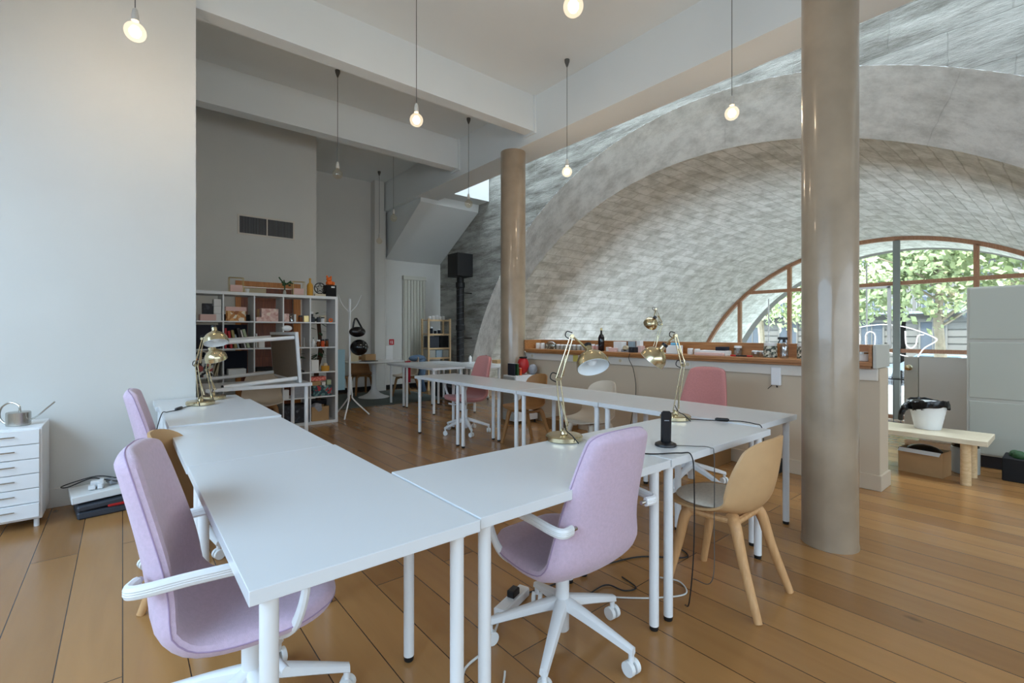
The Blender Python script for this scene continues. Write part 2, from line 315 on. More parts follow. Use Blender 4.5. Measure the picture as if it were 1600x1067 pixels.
# rear and side walls, closed; white panels added in place of window openings
struct('wall_rear', B(-3.42, -3.42, 0, 7.0, -3.3, 4.9), M['wall'], 'wall behind the viewer')
struct('wall_side', B(-3.42, -3.3, 0, -3.3, 4.86, 4.9), M['wall'], 'wall to the left of the viewer')
wi_ = MB(); wi_.box(-2.3, -3.3, .6, 5.3, -3.22, 3.2); struct('window_blank_rear', wi_, M['white'], 'wide white panel behind the viewer, in place of a window')
wi_ = MB(); wi_.box(-3.3, -1.8, .5, -3.22, 4.2, 2.9); struct('window_blank_side', wi_, M['white'], 'wide white panel left of the viewer, in place of a window')
# beams
struct('beam_1', B(.3, 5.0, 4.17, 4.55, 5.18, 4.68), M['ceil'], 'near plaster ceiling beam', cat='beam')
struct('beam_2', B(.3, 6.97, 4.17, 4.55, 7.17, 4.68), M['ceil'], 'farther plaster ceiling beam', cat='beam')
struct('beam_3', B(4.55, -3.3, 4.04, 5.05, YB, 6.7), M['ceil'], 'deep plaster beam along the gap before the stone arch', cat='beam')  # upper part is added unseen mass that blocks sun from the slot
bt = MB()
for y in (5.0, 6.97): bt.box(4.52, y-.03, 4.14, 4.552, y+.235, 4.68)
struct('trim_3', bt, M['ceil'], 'shallow plaster pads where the cross beams meet the deep beam')
# round columns
def column(name, x, y, h, label, r=.19):
    pr = [(r+.004, 0), (r+.004, .015), (r, .035), (r, h)]
    o = struct(name, MB().lathe(pr, (0, 0, 0), 48), M['column'], label, smooth=True, cat='column'); o.location = (x, y, 0)
column('column', 3.351, .996, 4.68, 'thick round pale concrete column in the foreground right', .148)
column('column.001', 4.60, 5.55, 4.04, 'round pale concrete column at the far end of the counter')
# ---- stone arch: face wall, splayed ring, barrel vault, all real surfaces
XF, XI, XW = 6.1, 6.5, 15.97
OC = (3.477, -1.115, 5.62); IC = (3.612, -1.676, 5.558)
def arc_y(c, y):
    d = c[2]**2-(y-c[0])**2
    return c[1]+math.sqrt(d) if d > 0 else None
fm = MB(); uv = []
ys = [-3.4+i*(YB+3.4)/160 for i in range(161)]
cols = [(y, max(-1.1, arc_y(OC, y) or -1.1)) for y in ys]
for i, (y, z0) in enumerate(cols):
    for k in range(9):
        z = z0+(6.9-z0)*k/8; fm.v.append((XF, y, z)); uv.append((y, z))
for i in range(160):
    for k in range(8):
        a = i*9+k; fm.f.append((a, a+1, a+10, a+9))
struct('wall_stone', fm, M['face'], 'grey ashlar stone wall around the big arch', smooth=True, uvs=uv)
def ring(c, x, th): return (x, c[0]-c[2]*math.cos(th), c[1]+c[2]*math.sin(th))
def angs(c, zlow, n):
    a0 = math.asin(max(-1, min(1, (zlow-c[1])/c[2]))); return [a0+(PI-2*a0)*i/n for i in range(n+1)]
NA = 120
sm = MB(); uv = []
A1 = angs(OC, -1.1, NA); A2 = angs(IC, -1.1, NA)
for i in range(NA+1):
    p = Vector(ring(OC, XF, A1[i])); q = Vector(ring(IC, XI, A2[i]))
    for k in range(5): sm.v.append(tuple(p.lerp(q, k/4))); uv.append((A1[i]*5.6, k/4*.8))
for i in range(NA):
    for k in range(4): a = i*5+k; sm.f.append((a, a+1, a+6, a+5))
struct('wall_arch_splay', sm, M['splay'], 'splayed whitewashed ring of the arch', smooth=True, uvs=uv)
bm_ = MB(); uv = []
xs = [XI+(XW+2.6-XI)*k/30 for k in range(31)]
for i in range(NA+1):
    for x in xs: bm_.v.append(ring(IC, x, A2[i])); uv.append((x, A2[i]*IC[2]))
for i in range(NA):
    for k in range(30): a = i*31+k; bm_.f.append((a, a+1, a+32, a+31))
struct('ceiling_vault', bm_, M['vault'], 'whitewashed brick barrel vault running to the arched window', smooth=True, uvs=uv)
# masonry above the vault at the street end so daylight only comes through the arch
fo = MB()
for i in range(NA):
    a, b = ring(IC, XW+2.6, A2[i]), ring(IC, XW+2.6, A2[i+1]); fo.add([a, b, (b[0], b[1], 7), (a[0], a[1], 7)], [(0, 1, 2, 3)])
    c, d = [(q[0]+.5, q[1], q[2]) for q in (a, b)]; fo.add([c, d, (d[0], d[1], 7), (c[0], c[1], 7)], [(0, 3, 2, 1)]); fo.add([a, b, d, c], [(0, 3, 2, 1)])
struct('wall_street_side', fo, M['facade'], 'outer stone face of the viaduct arch')
# ---- stair flight and landing at the far corner
st = MB()
X0, X1 = 4.65, 6.08
prof = [(YB, 2.98), (8.55, 3.96), (8.52, 4.12), (8.15, 4.12), (8.15, 6.8), (YB, 6.8)]
vs = [(X0, y, z) for y, z in prof]+[(X1, y, z) for y, z in prof]; n = len(prof)
st.add(vs, [tuple(range(n)), tuple(range(n, 2*n))[::-1]]+[(i, n+i, n+(i+1) % n, (i+1) % n) for i in range(n)])
struct('stair_soffit', st, M['ceil'], 'sloping white underside of the stair and its landing', cat='stair')
# ---- low counter wall
cw = MB(); cw.box(4.76, 1.06, 0, 5.02, 5.42, 1.0)
struct('wall_counter', cw, M['counterwall'], 'low greige wall under the wooden counter')
struct('trim_4', B(4.735, 1.07, .90, 4.76, 5.42, 1.0, bev=.003), M['trim'], 'cream board under the counter shelf')
struct('baseboard_counter', B(4.745, 1.045, 0, 5.035, 5.42, .13, bev=.004), M['counterwall'], 'skirting of the low counter wall')
# ---- parapet and gate at the edge of the upper floor
struct('wall_parapet', B(7.45, -.8, 0, 7.6, 1.275, 1.0), M['wall'], 'pale half-height wall before the lower level')
# ---- arched window
def tr_z(zc): return zc
wf = MB(); NW = 90
AW = angs(IC, -.98, NW)
for i in range(NW):
    for (r0, r1) in ((IC[2]-.10, IC[2]+.02),):
        a0, a1 = AW[i], AW[i+1]
        def P(x, r, a): return (x, IC[0]-r*math.cos(a), IC[1]+r*math.sin(a))
        v8 = [P(x, r, a) for x in (XW-.06, XW+.06) for r in (r0, r1) for a in (a0, a1)]
        wf.add(v8, [(0, 1, 3, 2), (4, 6, 7, 5), (0, 4, 5, 1), (2, 3, 7, 6)])
root = bpy.data.objects.new('window_1', None); COL.objects.link(root); root.location = (0, 0, 0); root['kind'] = 'structure'; root['label'] = 'large arched window with wooden glazing bars'; root['category'] = 'window'
wf.build('window_frame', M['frame'], root)
def ztop(y): return IC[1]+math.sqrt((IC[2]-.08)**2-(y-IC[0])**2)
MUL = [7.35, 5.82, 4.5, 3.18, 1.66, .1, -1.1]
for y in MUL:
    B(XW-.06, y-.05, -1.0, XW+.06, y+.05, ztop(y)).build('mullion', M['frame'], root)
def yspan(z):
    h = math.sqrt((IC[2]-.06)**2-(z-IC[1])**2); return IC[0]-h, IC[0]+h
for z in (2.62, .82, -.95):
    a, b = yspan(z); B(XW-.055, a, z-.05, XW+.055, b, z+.05).build('transom', M['frame'], root)
B(XW-.12, 3.10, -1.0, XW-.07, 3.25, 3.75).build('steel_post', mat('galvanised_post', (128, 134, 130), .5), root)
gp = MB(); n0 = len(gp.v)
gl = [(XW+.01, IC[0]-(IC[2]-.08)*math.cos(a), IC[1]+(IC[2]-.08)*math.sin(a)) for a in AW]
gp.add(gl, [tuple(range(len(gl)))]); gp.build('pane', M['pane'], root)
sash = MB()
for (y0, y1, z0, z1) in ((3.28, 3.36, .9, 2.55), (4.32, 4.38, .9, 2.55)): sash.box(XW-.16, y0, z0, XW-.12, y1, z1)
sash.box(XW-.16, 3.3, .87, XW-.12, 4.38, .93); sash.box(XW-.16, 3.3, 2.50, XW-.12, 4.38, 2.56)
sash.build('opening_sash', M['metal_w'], root)
secb = MB()
for y in (6.6, 3.95): secb.box(XW+.4, y-.018, -1, XW+.43, y+.018, ztop(y)-.5)
secb.build('outer_glazing_bar', M['metal_w'], root)
# white lettering outline on the glass, emissive strokes
ne = MB(); X = XW-.075
def gy(u): return u
ne.tube(spline([(X, 4.55, 1.15), (X, 4.1, 1.42), (X, 3.6, 1.52), (X, 3.2, 1.5), (X, 2.8, 1.38), (X, 2.42, 1.18), (X, 2.4, 1.08), (X, 2.62, .9), (X, 2.75, .66)], 8), .015, 6)
ne.tube(spline([(X, 4.5, .62), (X, 3.6, .78), (X, 3.1, .72), (X, 2.78, .6)], 8), .014, 6)
for yy in (4.2, 3.85):
    ne.tube(spline([(X, yy, .95), (X, yy, 1.25), (X, yy-.1, 1.33), (X, yy-.2, 1.25), (X, yy-.2, .95)], 6), .014, 6)
ne.tube(spline([(X, 3.0, 1.35), (X, 2.98, 1.0), (X, 2.88, .9), (X, 2.78, 1.0), (X, 2.74, 1.22), (X, 2.62, 1.25)], 6), .014, 6)
ne.build('lettering', M['glow_letters'], root)
# ============================================================ TABLES
def table(x0, y0, x1, y1, label, zt=.74, group='white desks'):
    w, d = x1-x0, y1-y0
    t = thing('desk', label, 'table', (x0, y0, 0), 0, group)
    B(0, 0, zt-.034, w, d, zt, bev=.0012).build('tabletop', M['table'], t)
    for x in (.05, w-.05):
        for y in (.05, d-.05):
            lg = MB().cyl((x, y, .02), (x, y, zt-.034), .0205, n=20); lg.lathe([(.03, zt-.046), (.03, zt-.0345)], (x, y, 0), 20)
            l = lg.build('leg', M['metal_w'], t, True)
            MB().lathe([(.017, 0), (.019, .004), (.019, .022)], (x, y, 0), 16).build('foot', M['foot'], l, True)
    return t
D1 = table(.207, 1.13, .812, 2.3595, 'nearest white desk at the left, its corner towards the viewer')
D2 = table(.203, 2.360, .803, 3.372, 'white desk behind the nearest left one, tan chair pulled up on its left')
D3 = table(.207, 3.385, .812, 4.39, 'white desk at the left carrying the brass lamp with the white cable switch', .748)
D4 = table(.19, 4.395, .785, 4.84, 'small white desk end tucked against the wall corner behind the left brass lamp')
D5 = table(.822, 1.142, 1.835, 1.747, 'white desk with the lilac chair turned away from the viewer pulled up to it')
D6 = table(1.845, 1.142, 2.862, 1.747, 'white desk carrying the cordless phone and a brass lamp')
D7 = table(2.905, 4.505, 3.515, 5.50, 'farthest white desk of the long middle row')
D8 = table(2.905, 3.465, 3.515, 4.495, 'second white desk from the far end of the long middle row', .741)
D9 = table(2.905, 2.455, 3.515, 3.455, 'third white desk from the far end of the long middle row')
D10 = table(2.905, 1.235, 3.515, 2.445, 'white desk at the near end of the long middle row beside the thick column', .741)
D11 = table(3.74, 6.48, 4.34, 7.50, 'far white desk behind the middle row, left one of the bright reflecting group')
D12 = table(3.74, 7.52, 4.95, 8.12, 'farthest white desk set crosswise beside the grey rug')
D13 = table(4.36, 6.25, 4.96, 7.49, 'far white desk with a bluish sheen, between the left one and the column')
D14 = table(4.98, 6.30, 5.58, 7.50, 'far white desk nearest the stone wall, mostly behind the rose chair')
D15 = table(.625, 5.47, 1.63, 6.12, 'white desk before the open bookcase with another desk tipped on its side upon it')
# the desk lying on its side on D15: top vertical, legs pointing left
td = thing('tipped_desk', 'white desk lying on its side, brown underside and legs turned towards the left', 'table', (1.53, 5.50, .745), math.radians(0))
tilt = Matrix.Rotation(math.radians(-4), 4, 'Y')
B(-.032, 0, 0, 0, 1.16, .56, tilt, .003).build('tabletop', M['table'], td)
B(-.036, .03, .03, -.0325, 1.13, .53, tilt).build('underside', M['hardboard'], td)
for (y, z) in ((.05, .05), (1.11, .05), (.05, .50), (1.11, .50)):
    a = tilt @ Vector((-.036, y, z)); bb = tilt @ Vector((-.72 if z > .2 else -.74, y, z))
    l = MB().cyl(a, bb, .021, n=16).build('leg', M['metal_w'], td, True); MB().cyl(bb, bb+Vector((-.02, 0, 0)), .019, n=14).build('foot', M['foot'], l, True)

# ============================================================ CHAIRS
def shell(cen, widths, curl, th, rl0, rl1, m=30, nt=14, flat=False):
    C = spline([(0, y, z) for y, z in cen], m//(len(cen)-1)+1)
    L = [0]
    for i in range(1, len(C)): L.append(L[-1]+(C[i]-C[i-1]).length)
    T = L[-1]
    def at(s):
        s = max(0, min(T, s)); i = 0
        while i < len(L)-2 and L[i+1] < s: i += 1
        f = (s-L[i])/max(1e-9, L[i+1]-L[i]); p = C[i].lerp(C[i+1], f); d = (C[min(i+2, len(C)-1)]-C[max(i-1, 0)]).normalized()
        return p, Vector((0, d.z, -d.y))
    def interp(ar, s):
        x = s/T*(len(ar)-1); i = min(int(x), len(ar)-2); f = x-i; a, b, c, d = ar[max(i-1, 0)], ar[i], ar[i+1], ar[min(i+2, len(ar)-1)]; return .5*(2*b+(c-a)*f+(2*a-5*b+4*c-d)*f*f+(3*b-a-3*c+d)*f**3)
    S = []
    for k in range(9): S.append(rl0*(1-math.cos(PI/2*k/9)))
    mid = 26
    for k in range(mid): S.append(rl0+(T-rl0-rl1)*k/mid)
    for k in range(10): S.append(T-rl1+rl1*math.sin(PI/2*k/9))
    mb = MB(); top = []; bot = []; rimL = []; rimR = []
    for s in S:
        w = interp(widths, s); e = 1
        if s < rl0: e = max(.02, (1-(1-s/rl0)**2.6))**(1/2.6)
        if s > T-rl1: e = max(.02, (1-(1-(T-s)/rl1)**2.6))**(1/2.6)
        p, nrm = at(s); cu = interp(curl, s)
        endf = min(1, (min(s, T-s)/.03)**.5) if not flat else 1
        r1 = []; r2 = []
        for j in range(nt+1):
            t = math.sin(PI/2*(2*j/nt-1)); x = t*w*e; off = -nrm*(-cu*abs(t*e)**2.3)
            pr = (max(0, 1-abs(t)**11))**.5*endf if not flat else 1
            q = p+Vector((x, 0, 0))+nrm*cu*abs(t*e)**2.3
            r1.append(q+nrm*th/2*pr); r2.append(q-nrm*th/2*pr)
        top.append(r1); bot.append(r2); rimL.append((r1[0]+r2[0])/2); rimR.append((r1[-1]+r2[-1])/2)
    n = nt+1; R = len(S)
    vs = [q for r in top for q in r]+[q for r in bot for q in r]; o = R*n
    for i in range(R-1):
        for j in range(nt):
            a = i*n+j; mb.f.append((a, a+1, a+n+1, a+n)); mb.f.append((o+a, o+a+n, o+a+n+1, o+a+1))
        mb.f.append((i*n, i*n+n, o+i*n+n, o+i*n)); a = i*n+nt; mb.f.append((a, o+a, o+a+n, a+n))
    for i in (0, R-1):
        for j in range(nt):
            a = i*n+j; mb.f.append((a, o+a, o+a+1, a+1) if i == 0 else (a, a+1, o+a+1, o+a))
    mb.v = [tuple(v) for v in vs]
    return mb, rimL+rimR[::-1]
def office_chair(label, colr, loc, rz, arms=True, h=0, a0=.35):
    t = thing('office_chair', label, 'chair', loc, rz, colr+' swivel chairs')
    fab, pip = (M['lilac'], M['lilac_p']) if colr == 'lilac' else (M['rose'], M['rose_p'])
    cen = [(.255, .45), (.20, .465), (.08, .45), (-.06, .435), (-.15, .445), (-.215, .50), (-.235, .60), (-.255, .72), (-.285, .86), (-.315, .99)]
    cen = [(y, z+h) for y, z in cen]
    sh, rim = shell(cen, [.20, .235, .245, .25, .25, .22, .20, .18, .155], [.0, .0, .005, .02, .045, .05, .04, .03, .02], .062, .13, .055)
    s = sh.build('seat_shell', fab, t, True)
    MB().tube(rim, .0022, 5, True).build('piping', pip, s, True)
    if arms:
        for sx in (-1, 1):
            a = MB(); pts = [(.215*sx, -.255, .66+h), (.262*sx, -.262, .662+h), (.278*sx, -.225, .665+h), (.28*sx, -.1, .675+h), (.28*sx, .06, .675+h), (.272*sx, .15, .62+h), (.235*sx, .13, .47+h), (.16*sx, .08, .405+h), (.05*sx, .02, .39+h)]
            P = spline(pts, 6)
            # flat band: two offset tubes hulled by an elliptical section
            for dz in (-.006, 0, .006): a.tube([(p.x, p.y, p.z+dz) for p in P], .0125, 8)
            ar = a.build('armrest', M['metal_w'], t, True)
            MB().cyl((.19*sx, -.252, .66+h), (.222*sx, -.256, .66+h), .008, n=10).build('bolt', M['chrome'], ar, True)
    mech = MB(); mech.box(-.09, -.10, .385+h, .09, .12, .405+h, bev=.006); mech.cyl((0, 0, .26), (0, 0, .39+h), .016, n=14); mech.build('seat_mount', M['metal_w'], t, True)
    lv = MB(); lv.tube(spline([(.06, .02, .385+h), (.12, .04, .36+h), (.17, .06, .345+h), (.24, .09, .35+h)], 5), .007, 8); lv.cyl((.20, .075, .347+h), (.27, .10, .352+h), .012, n=10); lv.build('lever', M['metal_w'], t, True)
    MB().lathe([(.024, .06), (.028, .065), (.028, .30), (.020, .305)], (0, 0, 0), 20).build('gas_column', M['metal_w'], t, True)
    for k in range(5):
        a = 2*PI*k/5+a0; c, s_ = math.cos(a), math.sin(a)
        lg = MB(); N = 9
        vs = []
        for i in range(N):
            f = i/(N-1); r = .02+f*.29; z = .175-.085*f**1.1; hw = .028-.012*f; hh = .024-.010*f
            for (u, w) in ((-1, -.6), (-.6, -1), (.6, -1), (1, -.6), (.85, .7), (.5, 1), (-.5, 1), (-.85, .7)):
                vs.append((c*r-s_*hw*u, s_*r+c*hw*u, z+hh*w))
        fs = [tuple(range(8)), tuple(range((N-1)*8, N*8))[::-1]]
        for i in range(N-1):
            for j in range(8): fs.append((i*8+j, i*8+8+j, i*8+8+(j+1) % 8, i*8+(j+1) % 8))
        lg.add(vs, fs); lg.cyl((c*.30, s_*.30, .05), (c*.30, s_*.30, .095), .011, n=10)
        l = lg.build('base_leg', M['metal_w'], t, True)
        cm = MB(); th = a+1.1*k
        d = Vector((math.cos(th), math.sin(th), 0)); ctr = Vector((c*.30, s_*.30, .0285))
        for q in (-1, 1): cm.cyl(ctr+d*q*.006, ctr+d*q*.024, .0275, n=18)
        cm.build('caster', M['lampwhite'], l, True)
    return t
office_chair('lilac swivel chair at the left end of the nearest desk, armrest towards the viewer', 'lilac', (.325, 1.74, 0), math.radians(-103), h=-.03)
office_chair('lilac swivel chair seen from behind, in the middle foreground', 'lilac', (1.41, 1.38, 0), math.radians(0), h=-.05, a0=-.07)
office_chair('lilac swivel chair beside the left brass lamp, only its back edge showing', 'lilac', (.34, 3.44, 0), math.radians(-94), h=-.02)
office_chair('dusty rose swivel chair standing between the middle row and the far desks', 'rose', (3.44, 5.12, 0), math.radians(86), h=0)
office_chair('dusty rose chair behind the near end of the middle row, before the counter', 'rose', (3.72, 2.12, 0), math.radians(92), arms=False, h=0)

def shell_chair(label, loc, rz, m_shell, m_leg, cushion=False):
    t = thing('shell_chair', label, 'chair', loc, rz, 'moulded shell chairs')
    cen = [(.235, .425), (.19, .44), (.08, .43), (-.06, .42), (-.15, .435), (-.205, .50), (-.232, .58), (-.25, .68), (-.262, .805)]
    sh, rim = shell(cen, [.19, .222, .23, .23, .225, .218, .205, .185, .15], [.005, .012, .02, .045, .085, .11, .11, .09, .06], .012, .10, .09, flat=True)
    sh.build('seat_shell', m_shell, t, True)
    fr = MB()
    for sx in (-1, 1): fr.tube(spline([(sx*.145, .12, .402), (sx*.13, 0, .392), (sx*.135, -.12, .400)], 5), .016, 8)
    fr.tube([(-.145, .11, .405), (.145, .11, .405)], .016, 8); fr.tube([(-.135, -.12, .398), (.135, -.12, .398)], .016, 8)
    fr.build('seat_frame', m_leg, t, True)
    for sx, sy in ((-1, 1), (1, 1), (-1, -1), (1, -1)):
        P = spline([(sx*.105, sy*.09, .402), (sx*.145, sy*.125, .375), (sx*.165, sy*(.155 if sy > 0 else .17), .22), (sx*.195, sy*(.20 if sy > 0 else .245), .0)], 5)
        N = len(P); lg = MB(); lg.tube(P, [.034-.016*(i/(N-1))**.8 for i in range(N)], 10); lg.build('leg', m_leg, t, True)
    if cushion:
        c = MB(); c.lathe([(.001, .0), (.15, .0), (.178, .006), (.186, .014), (.178, .022), (.15, .030), (.001, .034)], (0, 0, 0), 32); 
        mt_ = c
        for i, v in enumerate(mt_.v): mt_.v[i] = (v[0]*1.05, v[1]+.045, v[2]+.437+.06*max(0, abs(v[0])-.08)**1.2)
        c.build('cushion', M['cushion'], t, True)
    return t
shell_chair('tan moulded chair with a round cream cushion, beside the thick foreground column', (2.36, 1.17, 0), math.radians(2), M['tan'], M['tanleg'], True)
shell_chair('tan moulded chair behind the nearest lilac chair, at the left of the desks', (.357, 2.86, 0), math.radians(-108), M['tan'], M['tanleg'])
shell_chair('brown moulded chair on the far side of the middle row, facing left', (3.62, 4.14, 0), math.radians(86), M['tan_d'], M['tan_d'])
shell_chair('beige moulded chair against the low counter wall, behind the lamp on the desk', (3.58, 3.12, 0), math.radians(86), M['beige'], M['beige'])
shell_chair('brown moulded chair tucked behind the white pedestal table, left of its foot', (3.85, 9.62, 0), math.radians(180), M['tan_d'], M['tan_d'])
c6 = shell_chair('beige moulded chair with denim draped on it, right of the pedestal table', (4.42, 8.72, 0), math.radians(100), M['beige'], M['tan_d'])
shell_chair('beige moulded chair under the tipped desk, before the open bookcase', (1.32, 6.42, 0), math.radians(170), M['beige'], M['tan_d'])
# ============================================================ BRASS LAMPS
def lamp(label, base, elbow, top, head, hdir, rz=math.radians(-39.5), cable=None, extra=None):
    t = thing('desk_lamp', label, 'lamp', base, rz, 'brass desk lamps')
    MB().lathe([(.088, 0), (.095, .006), (.095, .024), (.088, .031), (.02, .034), (.014, .05), (.0001, .05)], (0, 0, 0), 36).build('base', M['brass'], t, True)
    E, T, H, D = Vector(elbow), Vector(top), Vector(head), Vector(hdir).normalized()
    def arm(name, a, b, off):
        m = MB(); d = (b-a).normalized(); sd = Vector((d.z, 0, -d.x)).normalized()
        for k in (-1, 1): m.tube([a+sd*off*k, b+sd*off*.6*k], .0038, 8)
        m.tube([a+sd*off*1.5+d*.02+Vector((0, .012, 0)), a.lerp(b, .55)+sd*off*.2+Vector((0, .012, 0))], .0058, 8)
        for q in (a, b): m.cyl(q+Vector((0, -.018, 0)), q+Vector((0, .018, 0)), .010, n=12)
        return m.build(name, M['brass'], t, True)
    arm('lower_arm', Vector((0, 0, .05)), E, .015); arm('upper_arm', E, T, .012)
    nk = MB(); top_of = H-D*.06; nk.tube([T, T.lerp(top_of, .5)+Vector((0, 0, .004)), top_of], .006, 8); nk.cyl(top_of-D*.03, top_of+D*.02, .019, n=16)
    nk.build('neck', M['brass'], t, True); MB().cyl(top_of-D*.045, top_of-D*.028, .020, n=14).build('switch', M['black'], t, True)
    q = Vector((0, 0, -1)).rotation_difference(D).to_matrix().to_4x4(); mt_ = Matrix.Translation(H) @ q
    R = .082; pr = [(.0001, .062), (.020, .062)]+[(R*math.sin(a), .062-.004-(1-math.cos(a))*.075) for a in [PI/2*i/10 for i in range(3, 11)]]+[(R+.002, -.035)]
    s = MB().lathe(pr, (0, 0, 0), 32, mt_, cap=False).build('shade', M['brass'], t, True)
    MB().lathe([(max(.0001, r-.003), z-.002) for r, z in pr], (0, 0, 0), 32, mt_, cap=False).build('shade_lining', M['lampwhite'], s, True)
    MB().sphere((0, 0, 0), .024, 14, 10, mtx=Matrix.Translation(H+D*.0)).build('bulb', M['lampwhite'], s, True)
    for q_, r_ in ((E, .03), (T, .024)):
        MB().tube(spline([q_+Vector((-.004, .014, -.02)), q_+Vector((-r_*1.3, .016, .0)), q_+Vector((-r_, .016, r_)), q_+Vector((.004, .016, r_*.7))], 5), .003, 6).build('flex_loop', M['cable'], t, True)
    MB().tube(spline([(.0, .012, .09), (.008, -.03, .055), (.03, -.07, .04), (.06, -.10, .006)], 5), .003, 6).build('lamp_flex', M['cable'], t, True)
    return t
lamp('brass desk lamp left of the cordless phone, white inside of its shade showing', (1.75, 1.70, .74), (-.03, 0, .315), (.04, 0, .535), (.142, 0, .405), (.12, -.55, -.8))
lamp('brass desk lamp behind the cordless phone, shade turned left', (2.72, 1.66, .74), (.05, 0, .345), (-.0, 0, .535), (-.13, 0, .40), (-.55, .25, -.75))
lamp('brass desk lamp on the third left desk, against the wall corner', (.455, 4.26, .748), (-.03, 0, .30), (.02, 0, .50), (.115, 0, .50), (.28, -.25, -.9))
lamp('brass lamp low behind the one on the left desk, its small dome facing up', (.58, 4.62, .74), (-.07, .05, .24), (-.03, .02, .42), (.02, 0, .36), (.1, .3, -.9), math.radians(-35))
lamp('brass lamp standing on the wooden counter among the jars, shade seen as a ball', (4.85, 3.24, 1.055), (.09, 0, .34), (.02, 0, .52), (-.03, 0, .36), (-.2, .75, -.6))
# cables lying on and hanging off the desks
def cable(label, pts, m='cable', r=.003, cat='cable', sw=None, name='cable'):
    t = thing(name, label, cat, (0, 0, 0)) if sw else None
    mb = MB().tube(spline(pts, 8), r, 6)
    if sw:
        mb.build('flex', M[m], t, True); a, b = Vector(sw[0]), Vector(sw[1]); w = MB(); w.tube([a, a.lerp(b, .12), a.lerp(b, .88), b], [.006, .011, .011, .006], 10); w.build('inline_switch', M[sw[2] if len(sw) > 2 else 'black'], t, True); return t
    return single(name, mb, M[m], label, cat, smooth=True)
cable('black lamp cable with an inline switch running to the right desk edge', [(2.78, 1.60, .744), (2.84, 1.50, .744), (2.90, 1.40, .747), (2.93, 1.33, .749), (2.905, 1.25, .75), (2.89, 1.205, .742), (2.895, 1.195, .66), (2.90, 1.19, .5), (2.88, 1.21, .25), (2.84, 1.2, .01)], sw=((2.86, 1.47, .752), (2.90, 1.40, .752)))
cable('black lamp cable with a plug joint beside the lilac chair in the middle', [(1.80, 1.56, .744), (1.80, 1.46, .744), (1.78, 1.38, .744), (1.84, 1.25, .744), (1.95, 1.17, .746), (1.985, 1.13, .735), (1.99, 1.12, .6), (1.985, 1.12, .3), (2.0, 1.15, .06), (2.05, 1.2, .006)], sw=((1.80, 1.47, .75), (1.785, 1.40, .75)))
cable('white lamp cable with a dark inline switch on the third left desk', [(.42, 4.22, .752), (.36, 4.18, .752), (.30, 4.05, .752), (.235, 3.98, .752), (.20, 3.95, .74), (.16, 3.96, .55), (.13, 4.2, .2), (.12, 4.4, .01)], sw=((.33, 4.13, .756), (.285, 4.04, .756), 'dgrey'))
ph = thing('cordless_phone', 'black cordless phone standing upright in its charging cradle', 'phone', (2.045, 1.30, .74), math.radians(-50))
MB().lathe([(.048, 0), (.052, .004), (.050, .012), (.034, .020), (.0001, .022)], (0, 0, 0), 28).build('cradle', M['black'], ph, True)
rt = Matrix.Rotation(math.radians(8), 4, 'X')
B(-.024, -.012, .015, .024, .014, .175, rt, .009).build('handset', M['black'], ph, True)
B(-.010, -.0135, .13, .012, -.0118, .134, rt).build('speaker_slot', M['grey'], ph)
cable('thin grey phone cord dropping from the desk edge', [(2.08, 1.26, .744), (2.13, 1.20, .744), (2.17, 1.14, .742), (2.18, 1.125, .70), (2.17, 1.12, .4), (2.19, 1.14, .1), (2.3, 1.3, .006)], 'cord', .0022)
cable('black cord lying across the floor under the second chair', [(1.55, 1.75, .006), (1.75, 1.72, .006), (1.95, 1.72, .006), (2.12, 1.68, .006), (2.3, 1.62, .006), (2.5, 1.45, .006), (2.6, 1.62, .006)], 'cable', .004)
cable('second black cord snaking over the floor by the desk legs', [(1.75, 1.55, .006), (1.9, 1.55, .008), (1.93, 1.46, .006), (2.0, 1.44, .006), (2.03, 1.55, .006)], 'cable', .0035)
cable('white cord curling on the floor beside the desk legs', [(1.62, 1.62, .006), (1.75, 1.55, .006), (1.88, 1.42, .006), (2.0, 1.32, .006), (2.14, 1.25, .006), (2.22, 1.33, .006), (2.18, 1.42, .006)], 'wcable', .004)
cable('white extension lead on the floor by the front desk leg', [(1.30, 1.66, .02), (1.15, 1.55, .008), (1.0, 1.5, .006), (.92, 1.35, .006), (.86, 1.2, .006), (.80, .95, .006)], 'wcable', .005)
cable('white looped cable hanging near the front desk leg', [(.90, 1.20, .006), (.96, 1.05, .006), (1.05, 1.06, .006), (1.0, 1.25, .006), (1.12, 1.4, .006)], 'wcable', .004)
ps = thing('power_strip', 'white power strip hanging behind the base of the middle lilac chair', 'power strip', (1.42, 1.72, .0), math.radians(20))
B(-.12, -.03, 0, .12, .03, .045, bev=.006).build('housing', M['metal_w'], ps); MB().cyl((-.12, 0, .022), (-.16, 0, .022), .012, n=12).build('strain_relief', M['metal_w'], ps, True)
B(-.02, -.02, .0455, .04, .02, .08, bev=.005).build('plug', M['black'], ps)
